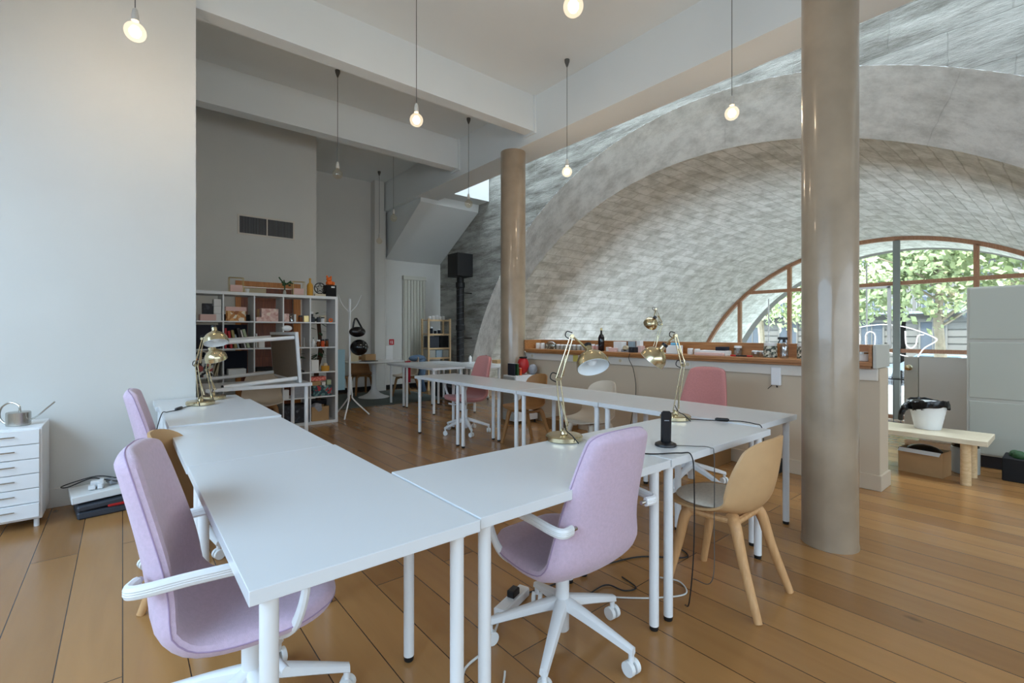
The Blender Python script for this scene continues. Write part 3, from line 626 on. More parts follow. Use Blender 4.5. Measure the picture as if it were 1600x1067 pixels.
# ============================================================ LEFT WALL THINGS
cb = thing('drawer_cabinet', 'white metal cabinet of six drawers against the left wall', 'drawer cabinet', (-.70, 4.42, 0))
B(0, .02, .055, .285, .42, .665, bev=.003).build('body', M['metal_w'], cb)
for i in range(6):
    z = .075+i*.097; yo = -.012 if i == 0 else 0
    d = B(.012, yo, z, .273, .0195, z+.092, bev=.002).build('drawer', M['metal_w'], cb)
    MB().tube([(.075, yo-.012, z+.055), (.16, yo-.012, z+.055)], .004, 6).build('handle', M['chrome'], d, True)
for x in (.03, .255):
    for y in (.05, .39): MB().cyl((x, y, .0), (x, y, .055), .014, n=12).build('castor', M['metal_w'], cb, True)
wc = thing('watering_can', 'brushed steel watering can with a long thin spout on the white drawer cabinet', 'watering can', (-.545, 4.60, .665), math.radians(-30))
MB().lathe([(.058, 0), (.062, .004), (.062, .088), (.056, .093), (.03, .094)], (0, 0, 0), 32).build('body', M['chrome'], wc, True)
MB().tube(spline([(.058, 0, .03), (.11, 0, .06), (.17, 0, .115), (.215, 0, .155)], 6), .0055, 8).build('spout', M['chrome'], wc, True)
MB().tube(spline([(.01, 0, .092), (-.0, 0, .135), (-.05, 0, .155), (-.10, 0, .12), (-.11, 0, .06), (-.085, 0, .02), (-.06, 0, .018)], 6), .0065, 8).build('handle', M['chrome'], wc, True)
tb = thing('tool_case', 'open black plastic tool case on the floor under the white box', 'case', (-.24, 4.40, 0), math.radians(7))
B(0, 0, 0, .46, .33, .05, bev=.01).build('case_bottom', M['dgrey'], tb)
B(0, 0, 0, .46, .33, .04, Matrix.Translation((0, 0, .052)) @ Matrix.Rotation(math.radians(-3), 4, 'Y'), .01).build('case_lid', M['dgrey'], tb)
B(.16, -.004, .052, .26, .04, .072, bev=.006).build('red_tool', M['red'], tb)
wb = thing('flat_box', 'white flat box resting on the black tool case by the wall', 'box', (-.27, 4.43, .105), math.radians(7))
B(0, 0, 0, .42, .30, .05, Matrix.Rotation(math.radians(-3), 4, 'Y'), .004).build('box', M['white'], wb)
pl = MB(); pl.box(0, 0, 0, .06, .05, .05, bev=.006); pl.box(.05, -.02, .0, .075, .03, .06, bev=.004); pl.box(-.01, -.04, 0, .03, -.005, .03, bev=.004); pl.box(.04, -.045, 0, .07, -.015, .035, bev=.004)
single('plug_adapter', pl, M['metal_w'], 'cluster of white plugs lying on the flat box', 'plug', (-.18, 4.56, .168))
single('adapter_brick', B(0, 0, 0, .045, .10, .03, bev=.006), M['grey'], 'grey power adapter beside the white plugs', 'adapter', (-.07, 4.55, .178), .3)
cable('black cord looped above the white flat box', [(-.02, 4.62, .20), (-.14, 4.70, .22), (-.26, 4.72, .20), (-.34, 4.68, .185), (-.30, 4.62, .19), (-.18, 4.66, .22), (-.10, 4.58, .215), (0, 4.55, .19), (.12, 4.6, .2)], 'cable', .004)
# ============================================================ OPEN BOOKCASE
KX, KY, KW, KD = .60, 6.92, 1.82, .39
bk = thing('bookcase', 'big white open bookcase of five by five square compartments', 'bookcase', (KX, KY, 0))
fr = MB(); fr.box(0, 0, 0, .038, KD, KW); fr.box(KW-.038, 0, 0, KW, KD, KW); fr.box(.038, 0, 0, KW-.038, KD, .038); fr.box(.038, 0, KW-.038, KW-.038, KD, KW)
fr.build('outer_frame', M['kallax'], bk)
CP = (KW-.076+.016)/5
for i in range(1, 5):
    x = .038+i*CP-.016; B(x, .004, .038, x+.016, KD-.004, KW-.038).build('upright', M['kallax'], bk)
for j in range(1, 5):
    z = .038+j*CP-.016
    for i in range(5):
        x = .038+i*CP; B(x+.0005, .006, z, x+CP-.0165, KD-.006, z+.016).build('shelf', M['kallax'], bk)
def cell(c, r): return KX+.038+c*CP, .0385+(4-r)*CP   # left x, floor z
CI = CP-.016
def on(c, r, dx, dy, dz=0):
    x, z = cell(c, r); return (x+dx, KY+dy, z+dz)
def bx(name, w, d, h, m, label, cat, loc, rz=0, lid=None, group=None):
    if lid:
        t = thing(name, label, cat, loc, rz, group); B(0, 0, 0, w, d, h*.72, bev=.003).build('body', M[m], t); B(-.003, -.003, h*.72, w+.003, d+.003, h, bev=.003).build('lid', M[lid], t); return t
    return single(name, B(0, 0, 0, w, d, h, bev=.003), M[m], label, cat, loc, rz, group)
def jar(label, loc, r, h, m, lm='lampwhite', group=None, name='jar', cat='jar'):
    t = thing(name, label, cat, loc, 0, group)
    MB().lathe([(r*.9, 0), (r, .004), (r, h*.78), (r*.9, h*.8)], (0, 0, 0), 18).build('body', M[m], t, True)
    MB().lathe([(r*.94, h*.8+.0005), (r*.94, h), (r*.8, h+.002), (.0001, h+.002)], (0, 0, 0), 18).build('lid', M[lm], t, True); return t
def bottle(label, loc, r, h, m, cm='black', name='bottle'):
    t = thing(name, label, 'bottle', loc)
    MB().lathe([(r*.9, 0), (r, .006), (r, h*.58), (r*.75, h*.68), (r*.33, h*.76), (r*.30, h*.9)], (0, 0, 0), 20).build('glass', M[m], t, True)
    MB().lathe([(r*.36, h*.9), (r*.36, h), (.0001, h)], (0, 0, 0), 14).build('cap', M[cm], t, True); return t
def plant(label, loc, s, n=14, potm='pot', seed=1, name='potted_plant', ph_=.08):
    rnd = random.Random(seed); t = thing(name, label, 'plant', loc)
    MB().lathe([(.035*s, 0), (.045*s, ph_*s), (.038*s, ph_*s), (.034*s, ph_*s*.8), (.0001, ph_*s*.8)], (0, 0, 0), 18).build('pot', M[potm], t, True)
    st_ = MB(); lf = MB()
    for i in range(n):
        a = rnd.uniform(0, 2*PI); L = rnd.uniform(.05, .11)*s; z1 = ph_*s+rnd.uniform(.04, .15)*s
        tip = Vector((math.cos(a)*L*.6, math.sin(a)*L*.6, z1)); st_.tube([(0, 0, ph_*s*.8), tip*.6+Vector((0, 0, z1*.3)), tip], .002*s, 5)
        d = Vector((math.cos(a), math.sin(a), rnd.uniform(-.4, .5))).normalized(); w = d.cross(Vector((0, 0, 1))).normalized()*L*.4
        lf.add([tip-d*.01, tip+w+d*L*.35, tip+d*L, tip-w+d*L*.35, tip+d*L*.4+Vector((0, 0, .006))], [(0, 4, 1), (1, 4, 2), (2, 4, 3), (3, 4, 0)])
    st_.build('stems', M['leafd'], t); lf.build('leaves', M['leafd'], t, True); return t
# row 0 (top)
bx('card_game_box', .15, .05, .13, 'darkprint', 'dark square box with pale labels in the top left compartment', 'box', on(0, 0, .125, .05, .085))
bx('pale_box', .17, .16, .08, 'pink', 'pale pink-white box under the dark square box', 'box', on(0, 0, .10, .03))
for k in range(3): bx('white_carton', .085, .12, .09, 'white', ['bottom', 'middle', 'top'][k]+' white carton of the little stack in the top left compartment', 'box', on(0, 0, .245, .04, k*.0915), group=None)
pb = thing('printed_bag', 'clear-topped bag of orange printed goods in the second top compartment', 'bag', on(1, 0, .05, .06))
MB().prism([(0, 0), (.19, 0), (.21, .03), (.19, .08), (0, .08), (-.02, .03)], 0, .13).build('contents', M['bread'], pb); MB().prism([(-.02, .02), (.21, .02), (.22, .04), (-.03, .04)], .131, .185).build('crimped_top', M['pink'], pb)
bx('black_bin', .31, .2, .09, 'blackm', 'low black bin behind the orange printed bag', 'bin', on(1, 0, .01, .17))
bx('gift_box', .21, .12, .175, 'pinkfl', 'large pink flowered box in the third top compartment', 'box', on(2, 0, .09, .08))
bx('gift_box', .10, .06, .055, 'pinkfl', 'small pink flowered box at the front left of the large one', 'box', on(2, 0, .015, .01))
bx('tall_card', .05, .02, .17, 'card', 'tan card standing behind the large pink flowered box', 'card', on(2, 0, .06, .21))
bx('gift_box', .065, .09, .11, 'pinkfl', 'narrow pink flowered box at the left of the fourth top compartment', 'box', on(3, 0, .005, .02))
cl = thing('glass_cloche', 'small glass dome on the fourth top compartment', 'glass dome', on(3, 0, .125, .12))
MB().lathe([(.048, 0), (.048, .008)], (0, 0, 0), 20).build('base', M['trunk'], cl, True)
MB().lathe([(.044, .009), (.044, .07), (.036, .10), (.018, .118), (.0001, .122)], (0, 0, 0), 20, cap=False).build('dome', M['plasticc'], cl, True)
single('white_candle', MB().cyl((0, 0, 0), (0, 0, .105), .014, n=14), M['white'], 'white pillar candle before the glass dome', 'candle', on(3, 0, .15, .045), smooth=True)
jar('brown jar with a black lid in the fourth top compartment', on(3, 0, .225, .06), .028, .09, 'amber', 'black')
bx('gold_frame', .07, .02, .09, 'gold', 'little gold frame at the right of the fourth top compartment', 'frame', on(3, 0, .265, .04))
for k, (dx, mm) in enumerate(((.03, 'dgrey'), (.105, 'dgrey'), (.165, 'white'))):
    jar(['dark jar at the left of the top right compartment', 'dark jar in the middle of the top right compartment', 'white jar beside the orange ring in the top right compartment'][k], on(4, 0, dx+.01, .05), .026, .07, mm, 'black')
jar('tall dark canister behind the dark jar, top right compartment', on(4, 0, .045, .14), .026, .15, 'dgrey', 'lampwhite', name='canister', cat='canister')
single('pillar_candle', MB().lathe([(.048, 0), (.05, .003), (.05, .10), (.0001, .10)], (0, 0, 0), 24), M['cream'], 'wide cream candle at the back of the top right compartment', 'candle', on(4, 0, .205, .15, 0), smooth=True)
single('candle_stand', B(0, 0, 0, .12, .1, .065), M['white'], 'white box holding nothing, behind the jars, top right compartment', 'box', on(4, 0, .20, .25)) if False else None
single('orange_ring', MB().tube([(.022*math.cos(a*PI/8), 0, .03+.022*math.sin(a*PI/8)) for a in range(16)], .009, 8, True), M['orange'], 'small orange ring at the front right of the top right compartment', 'ornament', on(4, 0, .28, .03), smooth=True)
# row 1
bx('fabric_bin', .31, .33, .30, 'navy', 'dark fabric bin filling the second left compartment behind the lamp', 'storage bin', on(0, 1, .01, .03))
bd = bx('dark_insert', .315, .015, .31, 'navy', 'dark panel standing behind the row of leaning books', 'panel', on(1, 1, .007, .35))
BK = [('redb', .022, .26, 0), ('redb', .026, .225, 8), ('olive', .03, .235, 11), ('bluegrey', .018, .18, 13), ('darkcover', .034, .262, 12), ('white', .014, .24, 13), ('sage', .03, .25, 14)]
xx = .012; nm = ['upright red book', 'shorter red book leaning', 'olive book leaning', 'short blue-grey book', 'thick dark book', 'thin white book', 'pale sage book']
for k, (mm, w, h, a) in enumerate(BK):
    b_ = thing('book', nm[k]+[' at the left end of the book row', ' beside the upright one', ' in the book row', ' between the olive and the dark one', ' in the book row', ' right of the thick dark one', ' at the right end of the leaning books'][k], 'book', on(1, 1, xx, .04), 0, 'books on the bookcase')
    mt_ = Matrix.Translation((h*math.sin(math.radians(a)), 0, 0)) @ Matrix.Rotation(math.radians(-a), 4, 'Y')
    c = MB(); c.box(0, 0, 0, .003, .17, h, mt_); c.box(w-.003, 0, 0, w, .17, h, mt_); c.box(0, -.002, 0, w, 0, h, mt_); c.build('cover', M[mm], b_)
    B(.003, 0, .004, w-.003, .165, h-.004, mt_).build('pages', M['paper'], b_)
    xx += w+.004+(0.006 if k < 3 else .004)
for ch in bpy.data.objects:
    pass
bx('small_white_pot', .07, .07, .085, 'jarw', 'white square pot in the third compartment of the second row', 'pot', on(2, 1, .055, .06))
bx('thin_board', .012, .12, .19, 'paper', 'thin white board leaning at the left of the third compartment', 'board', on(2, 1, .02, .04))
single('heap_cloth', MB().sphere((0, 0, .035), .055, 14, 8, (1, .8, .6)), M['white'], 'crumpled white paper on top of the tipped desk', 'paper', (1.43, 5.72, 1.31), smooth=True) 
dm = thing('smoked_dome', 'smoky glass dome in the fourth compartment of the second row', 'glass dome', on(3, 1, .15, .14))
MB().lathe([(.085, 0), (.088, .06), (.08, .13), (.05, .165), (.0001, .178)], (0, 0, 0), 24, cap=False).build('dome', M['plasticc'], dm, True); MB().lathe([(.06, .003), (.06, .05), (.0001, .06)], (0, 0, 0), 18).build('dark_filling', M['darkcover'], dm, True)
bx('leaning_card', .006, .10, .13, 'white', 'white card leaning at the right of the fourth compartment', 'card', on(3, 1, .27, .04))
jar('brown bottle-jar at the left of the right compartment, second row', on(4, 1, .115, .05), .024, .10, 'amber', 'lampwhite')
jar('orange labelled jar at the centre of the right compartment, second row', on(4, 1, .175, .05), .026, .105, 'orangef', 'black')
jar('amber jar with black lid at the right of the right compartment', on(4, 1, .232, .05), .024, .11, 'amber', 'black')
bottle('small clear bottle at the left of the right compartment, second row', on(4, 1, .045, .05), .018, .13, 'white', 'black')
# tall plant behind the right column of cells
tp = thing('rubber_plant', 'tall dark-stemmed plant standing behind the right column of the bookcase', 'plant', (2.30, 7.42, 0))
MB().lathe([(.12, 0), (.15, .28), (.13, .28), (.12, .25), (.0001, .25)], (0, 0, 0), 24).build('pot', M['darkcover'], tp, True)
MB().tube(spline([(0, 0, .2), (-.03, 0, .7), (.03, 0, 1.0), (.0, 0, 1.5)], 6), [.035]*13+[.028]*6, 9).build('trunk', M['trunk'], tp, True)
rnd = random.Random(4); lf = MB()
for i in range(34):
    a = rnd.uniform(0, 2*PI); z = rnd.uniform(.85, 1.62); L = rnd.uniform(.09, .16); d = Vector((math.cos(a), math.sin(a)*.4, rnd.uniform(-.6, .3))).normalized(); w = d.cross(Vector((0, 0, 1))).normalized()*L*.3; p = Vector((0, 0, z))+d*.03
    lf.add([p, p+w+d*L*.4, p+d*L, p-w+d*L*.4], [(0, 1, 2), (0, 2, 3)])
lf.build('leaves', M['leafd'], tp, True)
# row 2
bx('fabric_bin', .30, .02, .30, 'navy', 'dark panel at the back of the left compartment, third row', 'panel', on(0, 2, .012, .34))
tt = thing('tote_bag', 'black and white printed tote bag behind the left brass lamp', 'bag', on(0, 2, .03, .02))
MB().prism([(0, 0), (.20, 0), (.22, .05), (.20, .12), (0, .12), (-.01, .06)], 0, .24).build('body', M['tote'], tt)
for y in (.01, .11): MB().tube(spline([(.04, y, .24), (.07, y, .31), (.13, y, .31), (.16, y, .24)], 5), .006, 6).build('handle', M['white_fab'], tt, True)
for k, (dx, a) in enumerate(((.245, 12), (.27, 16), (.295, 8))): single('canvas_roll', B(0, 0, 0, .012, .14, .22, Matrix.Rotation(math.radians(a), 4, 'Y'), .003), M['tape'], ['left', 'middle', 'right'][k]+' one of the beige boards leaning beside the printed tote', 'board', on(0, 2, dx-.02, .05))
bx('dark_insert', .315, .015, .31, 'navy', 'dark panel at the back of the second compartment, third row', 'panel', on(1, 2, .007, .35))
bx('low_white_box', .20, .14, .085, 'white', 'low white box in the second compartment, third row', 'box', on(1, 2, .055, .05))
bx('wire_basket', .20, .2, .09, 'blackm', 'dark low basket in the third compartment, third row', 'basket', on(2, 2, .03, .06))
plant('leafy plant in a white pot in the fourth compartment, third row', on(3, 2, .155, .12), 1.15, 16, seed=3)
single('black_toy', MB().sphere((0, 0, .02), .02, 10, 6).sphere((.03, 0, .014), .014, 8, 6), M['black'], 'little black figure beside the white pot, third row', 'ornament', on(3, 2, .235, .05))
bx('white_carton_tall', .10, .12, .165, 'white', 'tall white carton in the right compartment, third row', 'box', on(4, 2, .02, .05))
plant('small green plant behind the tall white carton, third row', on(4, 2, .07, .24), .9, 9, seed=6, ph_=.1)
ck = thing('basket_candle', 'yellow-orange round candle with a pale lid in the right compartment, third row', 'candle', on(4, 2, .225, .10))
MB().lathe([(.055, 0), (.058, .01), (.058, .075), (.0001, .075)], (0, 0, 0), 22).build('wax', M['mustard'], ck, True); MB().lathe([(.03, .076), (.032, .10), (.015, .118), (.0001, .12)], (0, 0, 0), 16).build('lid', M['cream'], ck, True)
# rows 3, 4
bx('woven_bag', .22, .12, .22, 'tape', 'beige bag hanging before the third compartment, fourth row', 'bag', on(2, 3, .04, .04))
bx('small_white_tub', .07, .08, .12, 'white', 'white tub at the left of the fourth compartment, fourth row', 'tub', on(3, 3, .0005, .03))
bx('white_parcel', .17, .16, .19, 'greyfab', 'grey-white wrapped parcel in the fourth compartment, fourth row', 'parcel', on(3, 3, .14, .04))
bx('flower_box', .26, .18, .15, 'teal', 'teal box printed with red and white flowers in the right compartment, fourth row', 'box', on(4, 3, .04, .03))
bx('coral_parcel', .21, .14, .06, 'coral', 'coral patterned parcel lying at the top left of the flowered box', 'parcel', on(4, 3, .015, .06, .228-.012))
bx('beige_carton', .12, .16, .06, 'card', 'beige carton between the flowered box and the coral parcel', 'box', on(4, 3, .03, .05, .1515))
bx('white_tag_box', .05, .06, .045, 'white', 'tiny white box on the flowered box', 'box', on(4, 3, .16, .04, .1515))
bx('green_tin', .06, .06, .075, 'sage', 'pale green tin on the right end of the flowered box', 'tin', on(4, 3, .235, .05, .1515))
bx('dark_crate', .31, .25, .25, 'darkprint', 'dark printed crate in the fourth compartment, bottom row', 'crate', on(3, 4, .005, .04))
cbx = thing('cardboard_box', 'open cardboard box with grey cloth in the bottom right compartment', 'box', on(4, 4, .02, .04))
q = MB(); q.box(0, 0, 0, .24, .22, .01); q.box(0, 0, .01, .24, .006, .20); q.box(0, .214, .01, .24, .22, .20); q.box(0, .006, .01, .006, .214, .20); q.box(.234, .006, .01, .24, .214, .20); q.build('carton', M['card'], cbx)
q = MB(); q.sphere((.09, .1, .19), .075, 14, 9, (1, .9, .75)); q.add([(.05, -.004, .25), (.13, -.006, .24), (.14, -.012, .15), (.09, -.012, .13), (.04, -.008, .19)], [(0, 1, 2, 3, 4)]); q.build('grey_cloth', M['greyfab'], cbx, True)
bx('black_basket', .3, .25, .16, 'blackm', 'black basket in the third compartment, bottom row', 'basket', on(2, 4, .01, .04))
# on top of the bookcase
def gframe(loc, w, h, lab, m2):
    t = thing('glass_frame_box', lab, 'glass box', loc); f = MB()
    for x in (0, w):
        for y in (0, .08): f.tube([(x, y, .004), (x, y, h)], .004, 6)
    for z in (.004, h):
        f.tube([(0, 0, z), (w, 0, z), (w, .08, z), (0, .08, z)], .004, 6, True)
    f.build('brass_edges', M['gold'], t); B(.01, .01, .009, w-.01, .07, h*.5).build('filling', M[m2], t)
TZ = KW+.001
gframe((1.06, 6.99, TZ), .16, .19, 'brass-edged glass box at the left on top of the bookcase', 'pink')
gframe((1.83, 6.99, TZ), .15, .19, 'brass-edged glass box right of the black sprig on top of the bookcase', 'pink')
single('white_cup', MB().lathe([(.02, 0), (.026, .05), (.0001, .05)], (0, 0, 0), 16), M['white'], 'small white cup by the left glass box on top of the bookcase', 'cup', (1.26, 6.97, TZ), smooth=True)
vs_ = thing('sprig_vase', 'grey bud vase with a dark branching sprig on top of the bookcase', 'vase', (1.72, 7.0, TZ))
MB().lathe([(.018, 0), (.022, .02), (.014, .05), (.012, .06)], (0, 0, 0), 16).build('vase', M['jargrey'], vs_, True)
s_ = MB(); 
for pts in ([(0, 0, .04), (0, 0, .15), (-.01, 0, .2)], [(0, 0, .14), (-.05, 0, .20), (-.07, .01, .235)], [(0, 0, .13), (.05, 0, .165), (.12, .01, .16)], [(.03, 0, .15), (.08, 0, .19)], [(0, 0, .11), (-.03, 0, .17)]): s_.tube(pts, [.009]*len(pts), 7)
for a in range(12): s_.sphere((-.01+.012*math.cos(a)*2+(.07 if a % 2 else 0), 0, .15+.02*math.sin(a*2.1)), .014, 8, 5)
s_.build('sprig', M['leafd'], vs_, True)
bottle('mustard yellow bottle on top of the bookcase', (2.06, 7.02, TZ), .042, .25, 'mustard', 'mustard')
wr = thing('star_ornament', 'round wire star ornament on a pale block on top of the bookcase', 'ornament', (2.27, 7.03, TZ))
B(-.085, -.03, 0, .085, .03, .04, bev=.004).build('block', M['cream'], wr)
f = MB(); f.tube([(.085*math.cos(a*PI/12), 0, .13+.085*math.sin(a*PI/12)) for a in range(24)], .008, 6, True)
f.tube([((.08 if a % 2 == 0 else .034)*math.cos(PI/2+a*PI/5), 0, .13+(.08 if a % 2 == 0 else .034)*math.sin(PI/2+a*PI/5)) for a in range(10)], .007, 6, True); f.build('star_ring', M['iron'], wr, True)
wr.location.x = 2.20; wr.scale = (.9, .9, .9)
bb_ = thing('black_box', 'black box with a white label at the right end on top of the bookcase', 'box', (2.275, 6.98, TZ))
B(0, 0, 0, .145, .15, .17, bev=.003).build('box', M['blackm'], bb_); B(.07, -.0015, .13, .12, -.0005, .152).build('label_card', M['white'], bb_)
fg = thing('orange_figure', 'bright orange faceted toy figure sitting on the black box', 'toy', (2.335, 7.03, TZ+.171))
f = MB(); f.box(-.045, -.03, 0, .05, .04, .06, bev=.015); f.box(-.04, -.03, .055, .03, .035, .115, bev=.018); f.build('body', M['orange'], fg)
f = MB(); f.box(-.045, -.01, .105, -.022, .012, .14, bev=.006); f.box(.01, -.01, .105, .033, .012, .135, bev=.006); f.build('ears', M['orange'], fg)
f = MB(); f.box(.03, -.05, .0, .065, -.02, .05, bev=.01); f.box(-.04, -.06, .0, -.01, -.02, .025, bev=.008); f.build('paws', M['orange'], fg)
# wooden door and cupboard behind
dr = bpy.data.objects.new('door_1', None); COL.objects.link(dr); dr.location = (1.41, 8.3, 0); dr['kind'] = 'structure'; dr['label'] = 'red-brown wooden door seen through the bookcase'; dr['category'] = 'door'
f = MB(); f.box(-.075, -.02, 0, 0, -.001, 2.02); f.box(.76, -.02, 0, .87, -.001, 2.02); f.box(-.075, -.02, 2.02, .87, -.001, 2.10); f.build('door_frame', M['orangewood'], dr)
lf_ = B(.003, .03, .01, .757, .08, 2.01).build('door_leaf', M['door'], dr)
for (z0, z1) in ((.2, .95), (1.1, 1.85)): B(.12, .022, z0, .64, .0295, z1-.05, bev=.003).build('door_panel', M['door'], lf_)
B(.02, .024, 1.87, .36, .0295, 2.0).build('pale_glass_reflection', M['tape'], lf_)  # beige colour stands in for a reflection in glass
# air grille
ag = thing('air_grille', 'white-framed air grille with dark vertical slats high on the wall', 'air vent', (1.364, 8.285, 2.82))
f = MB(); W_, H_ = .825, .31
f.box(0, 0, 0, W_, .014, .025); f.box(0, 0, H_-.025, W_, .014, H_); f.box(0, 0, .025, .025, .014, H_-.025); f.box(W_-.025, 0, .025, W_, .014, H_-.025); f.box(W_/2-.01, 0, .025, W_/2+.01, .014, H_-.025); f.build('frame', M['trim'], ag)
B(.025, .011, .025, W_-.025, .0145, H_-.025).build('backing', M['darkcover'], ag)
f = MB(); 
for i in range(36):
    x = .035+i*(W_-.07)/35
    if abs(x-W_/2) > .014: f.box(x-.003, .001, .025, x+.003, .0105, H_-.025)
f.build('slats', M['grey'], ag)
# coat stand with helmets
ck = thing('coat_stand', 'white tubular coat stand right of the bookcase', 'coat stand', (2.70, 7.20, 0), 0)
MB().cyl((0, 0, .34), (0, 0, 1.82), .017, n=12).build('pole', M['metal_w'], ck, True)
for k in range(3):
    a = [-.1, 2.0, 4.1][k]; c, s_ = math.cos(a), math.sin(a)
    MB().tube(spline([(c*.02, s_*.02, .62), (c*.035, s_*.035, .35), (c*.06, s_*.06, .26), (c*.30, s_*.30, .012)], 6), .011, 8).build('leg', M['metal_w'], ck, True)
for k in range(4):
    a = k*PI/2-.35; c, s_ = math.cos(a), math.sin(a)
    MB().tube(spline([(c*.015, s_*.015, 1.5 if k % 2 else 1.62), (c*.10, s_*.10, 1.60 if k % 2 else 1.72), (c*.17, s_*.17, 1.78 if k % 2 else 1.88)], 5), .007, 6).build('hook', M['metal_w'], ck, True)
bgs = thing('black_bag', 'small black bag hung by its straps on the coat stand above the helmet', 'bag', (2.80, 7.15, 1.18))
MB().sphere((0, 0, .13), .13, 18, 10, (1, .5, .62)).build('body', M['bag'], bgs, True)
for y in (-.02, .02): MB().tube(spline([(-.07, y, .19), (-.05, y, .30), (-.02, y, .34), (.03, y, .26), (.07, y, .19)], 6), .007, 6).build('strap', M['black'], bgs, True)
hm = thing('helmet', 'glossy black motorcycle helmet hanging under the black bag on the coat stand', 'helmet', (2.82, 7.13, .94))
MB().sphere((0, 0, .13), .135, 24, 14, (1, .95, .92)).build('helmet_shell', M['blackg'], hm, True); f = MB()
for i in range(5): f.sphere((-.06+.04*i, -.125+abs(i-2)*.012, .14+.03*(i % 2)), .010, 8, 6)
f.build('studs', M['chrome'], hm, True)
single('blue_poster', B(0, 0, 0, .14, .01, .62), mat('pale_blue_panel', (150, 186, 200), .5), 'pale blue panel standing just right of the bookcase', 'panel', (2.50, 7.24, .42))
# ============================================================ FAR CORNER
single('rug', MB().box(0, 0, 0, 2.2, 1.95, .012, bev=.004), M['rug'], 'grey-green rug under the white pedestal table', 'rug', (2.72, 7.98, 0))
pt = thing('pedestal_table', 'round white tulip-shaped pedestal table on the grey rug', 'table', (3.88, 9.05, .012))
MB().lathe([(.30, 0), (.30, .008), (.22, .03), (.12, .08), (.06, .16), (.042, .28), (.04, .5), (.055, .66), (.13, .70)], (0, 0, 0), 40).build('pedestal', M['metal_w'], pt, True)
MB().lathe([(.54, .701), (.59, .715), (.59, .722), (.0001, .722)], (0, 0, 0), 48).build('tabletop', M['metal_w'], pt, True)
single('wooden_crate', MB().box(0, 0, 0, .24, .16, .13, bev=.005), M['card'], 'small wooden crate on the pedestal table', 'crate', (3.74, 9.12, .735), .2)
single('tan_bag', MB().prism([(0, 0), (.16, 0), (.15, .1), (.01, .1)], 0, .2), M['tape'], 'tan paper bag on the left of the pedestal table', 'bag', (3.46, 9.16, .735), .1)
single('tray', B(0, 0, 0, .30, .2, .012, bev=.004), M['dgrey'], 'dark tray before the crate on the pedestal table', 'tray', (3.62, 8.86, .735), .2)
single('paper_sheet', B(0, 0, 0, .26, .004, .34), M['paper'], 'white notice on the back wall below the red sign', 'notice', (4.57, YB-.006, .66))
single('red_sign', B(0, 0, 0, .12, .006, .13), M['signr'], 'small red extinguisher sign on the back wall', 'sign', (4.74, YB-.008, 1.02))
exs = MB(); exs.box(.03, -.001, .03, .045, 0, .10); exs.box(.06, -.001, .03, .09, 0, .045); exs.box(.068, -.001, .045, .082, 0, .10)
bpy.data.objects['red_sign'].location.y = YB-.008
pict = exs.build('pictogram', M['paper'], bpy.data.objects['red_sign'])
stl = thing('wooden_stool', 'round brown wooden stool left of the pedestal table', 'stool', (3.22, 8.95, .012))
MB().lathe([(.17, .43), (.18, .44), (.175, .46), (.0001, .462)], (0, 0, 0), 28).build('seat', M['tan_d'], stl, True)
for k in range(4):
    a = k*PI/2+.4; MB().cyl((math.cos(a)*.19, math.sin(a)*.19, 0), (math.cos(a)*.10, math.sin(a)*.10, .431), .014, .018, 10).build('leg', M['tan_d'], stl, True)
rc = thing('red_jacket', 'red cloth hanging over the chair edge before the back wall', 'jacket', (4.27, 8.45, .32))
f = MB(); f.prism([(0, 0), (.12, .02), (.14, .08), (.02, .07)], 0, .42); f.build('cloth', M['redcloth'], rc)
dn = thing('denim_jacket', 'blue denim jacket heaped over the beige chair back, sleeve hanging down', 'jacket', (4.72, 8.82, 0))
f = MB(); f.sphere((0, 0, .77), .17, 16, 9, (1.1, .7, .42)); f.sphere((.1, .05, .74), .13, 14, 8, (1, .8, .5)); f.tube(spline([(.06, -.03, .74), (.10, -.05, .55), (.06, -.06, .35), (.12, -.05, .08)], 6), [.09]*6+[.075]*6+[.06]*7, 10); f.build('cloth', M['denim'], dn, True)
rd = thing('radiator', 'tall flat column radiator on the back wall', 'radiator', (5.07, YB-.09, 0))
B(0, .03, .25, .58, .06, 2.62, bev=.004).build('panel', M['radiator'], rd); B(-.01, .0, 2.55, .59, .088, 2.64, bev=.004).build('top_cover', M['radiator'], rd)
for i in range(7): B(.02+i*.079, .0, .28, .02+i*.079+.066, .03, 2.545, bev=.008).build('column', M['radiator'], rd)
# pine shelving
sh_ = thing('pine_shelf', 'light pine open shelf unit against the stone wall', 'shelf', (5.28, 9.35, 0))
for x in (0, .56):
    for y in (0, .30):
        B(x, y, 0, x+.04, y+.04, 1.62, bev=.003).build('post', M['pine'], sh_)
for z in (.30, .72, .94, 1.26, 1.58):
    f = MB()
    for k in range(4): f.box(.0405 if False else .041, .005+k*.085, z, .559, .075+k*.085, z+.018)
    f.box(.0405, .0, z-.02, .5595, .02, z+.018) ; f.build('slatted_shelf', M['pine'], sh_)
for k in range(5): jar(['leftmost', 'second', 'third', 'fourth', 'rightmost'][k]+' small white pot on the top of the pine shelf', (5.36+k*.09, 9.42, 1.60), .035, .07+.012*(k % 3), 'jarw')
for k in range(3): jar(['left', 'middle', 'right'][k]+' dark blue tin on the upper board of the pine shelf', (5.40+k*.10, 9.42, 1.28), .034, [.15, .08, .1][k], 'navy', 'lampwhite')
bx('black_crate', .24, .28, .26, 'dgrey', 'dark grey crate on the pine shelf', 'crate', (5.335, 9.37, .96))
bx('black_crate', .22, .28, .27, 'blackm', 'black crate at the right on the pine shelf', 'crate', (5.60, 9.37, .96))
bx('grey_file_box', .15, .28, .17, 'jargrey', 'pale grey file box at the left of the lower pine board', 'box', (5.33, 9.37, .74))
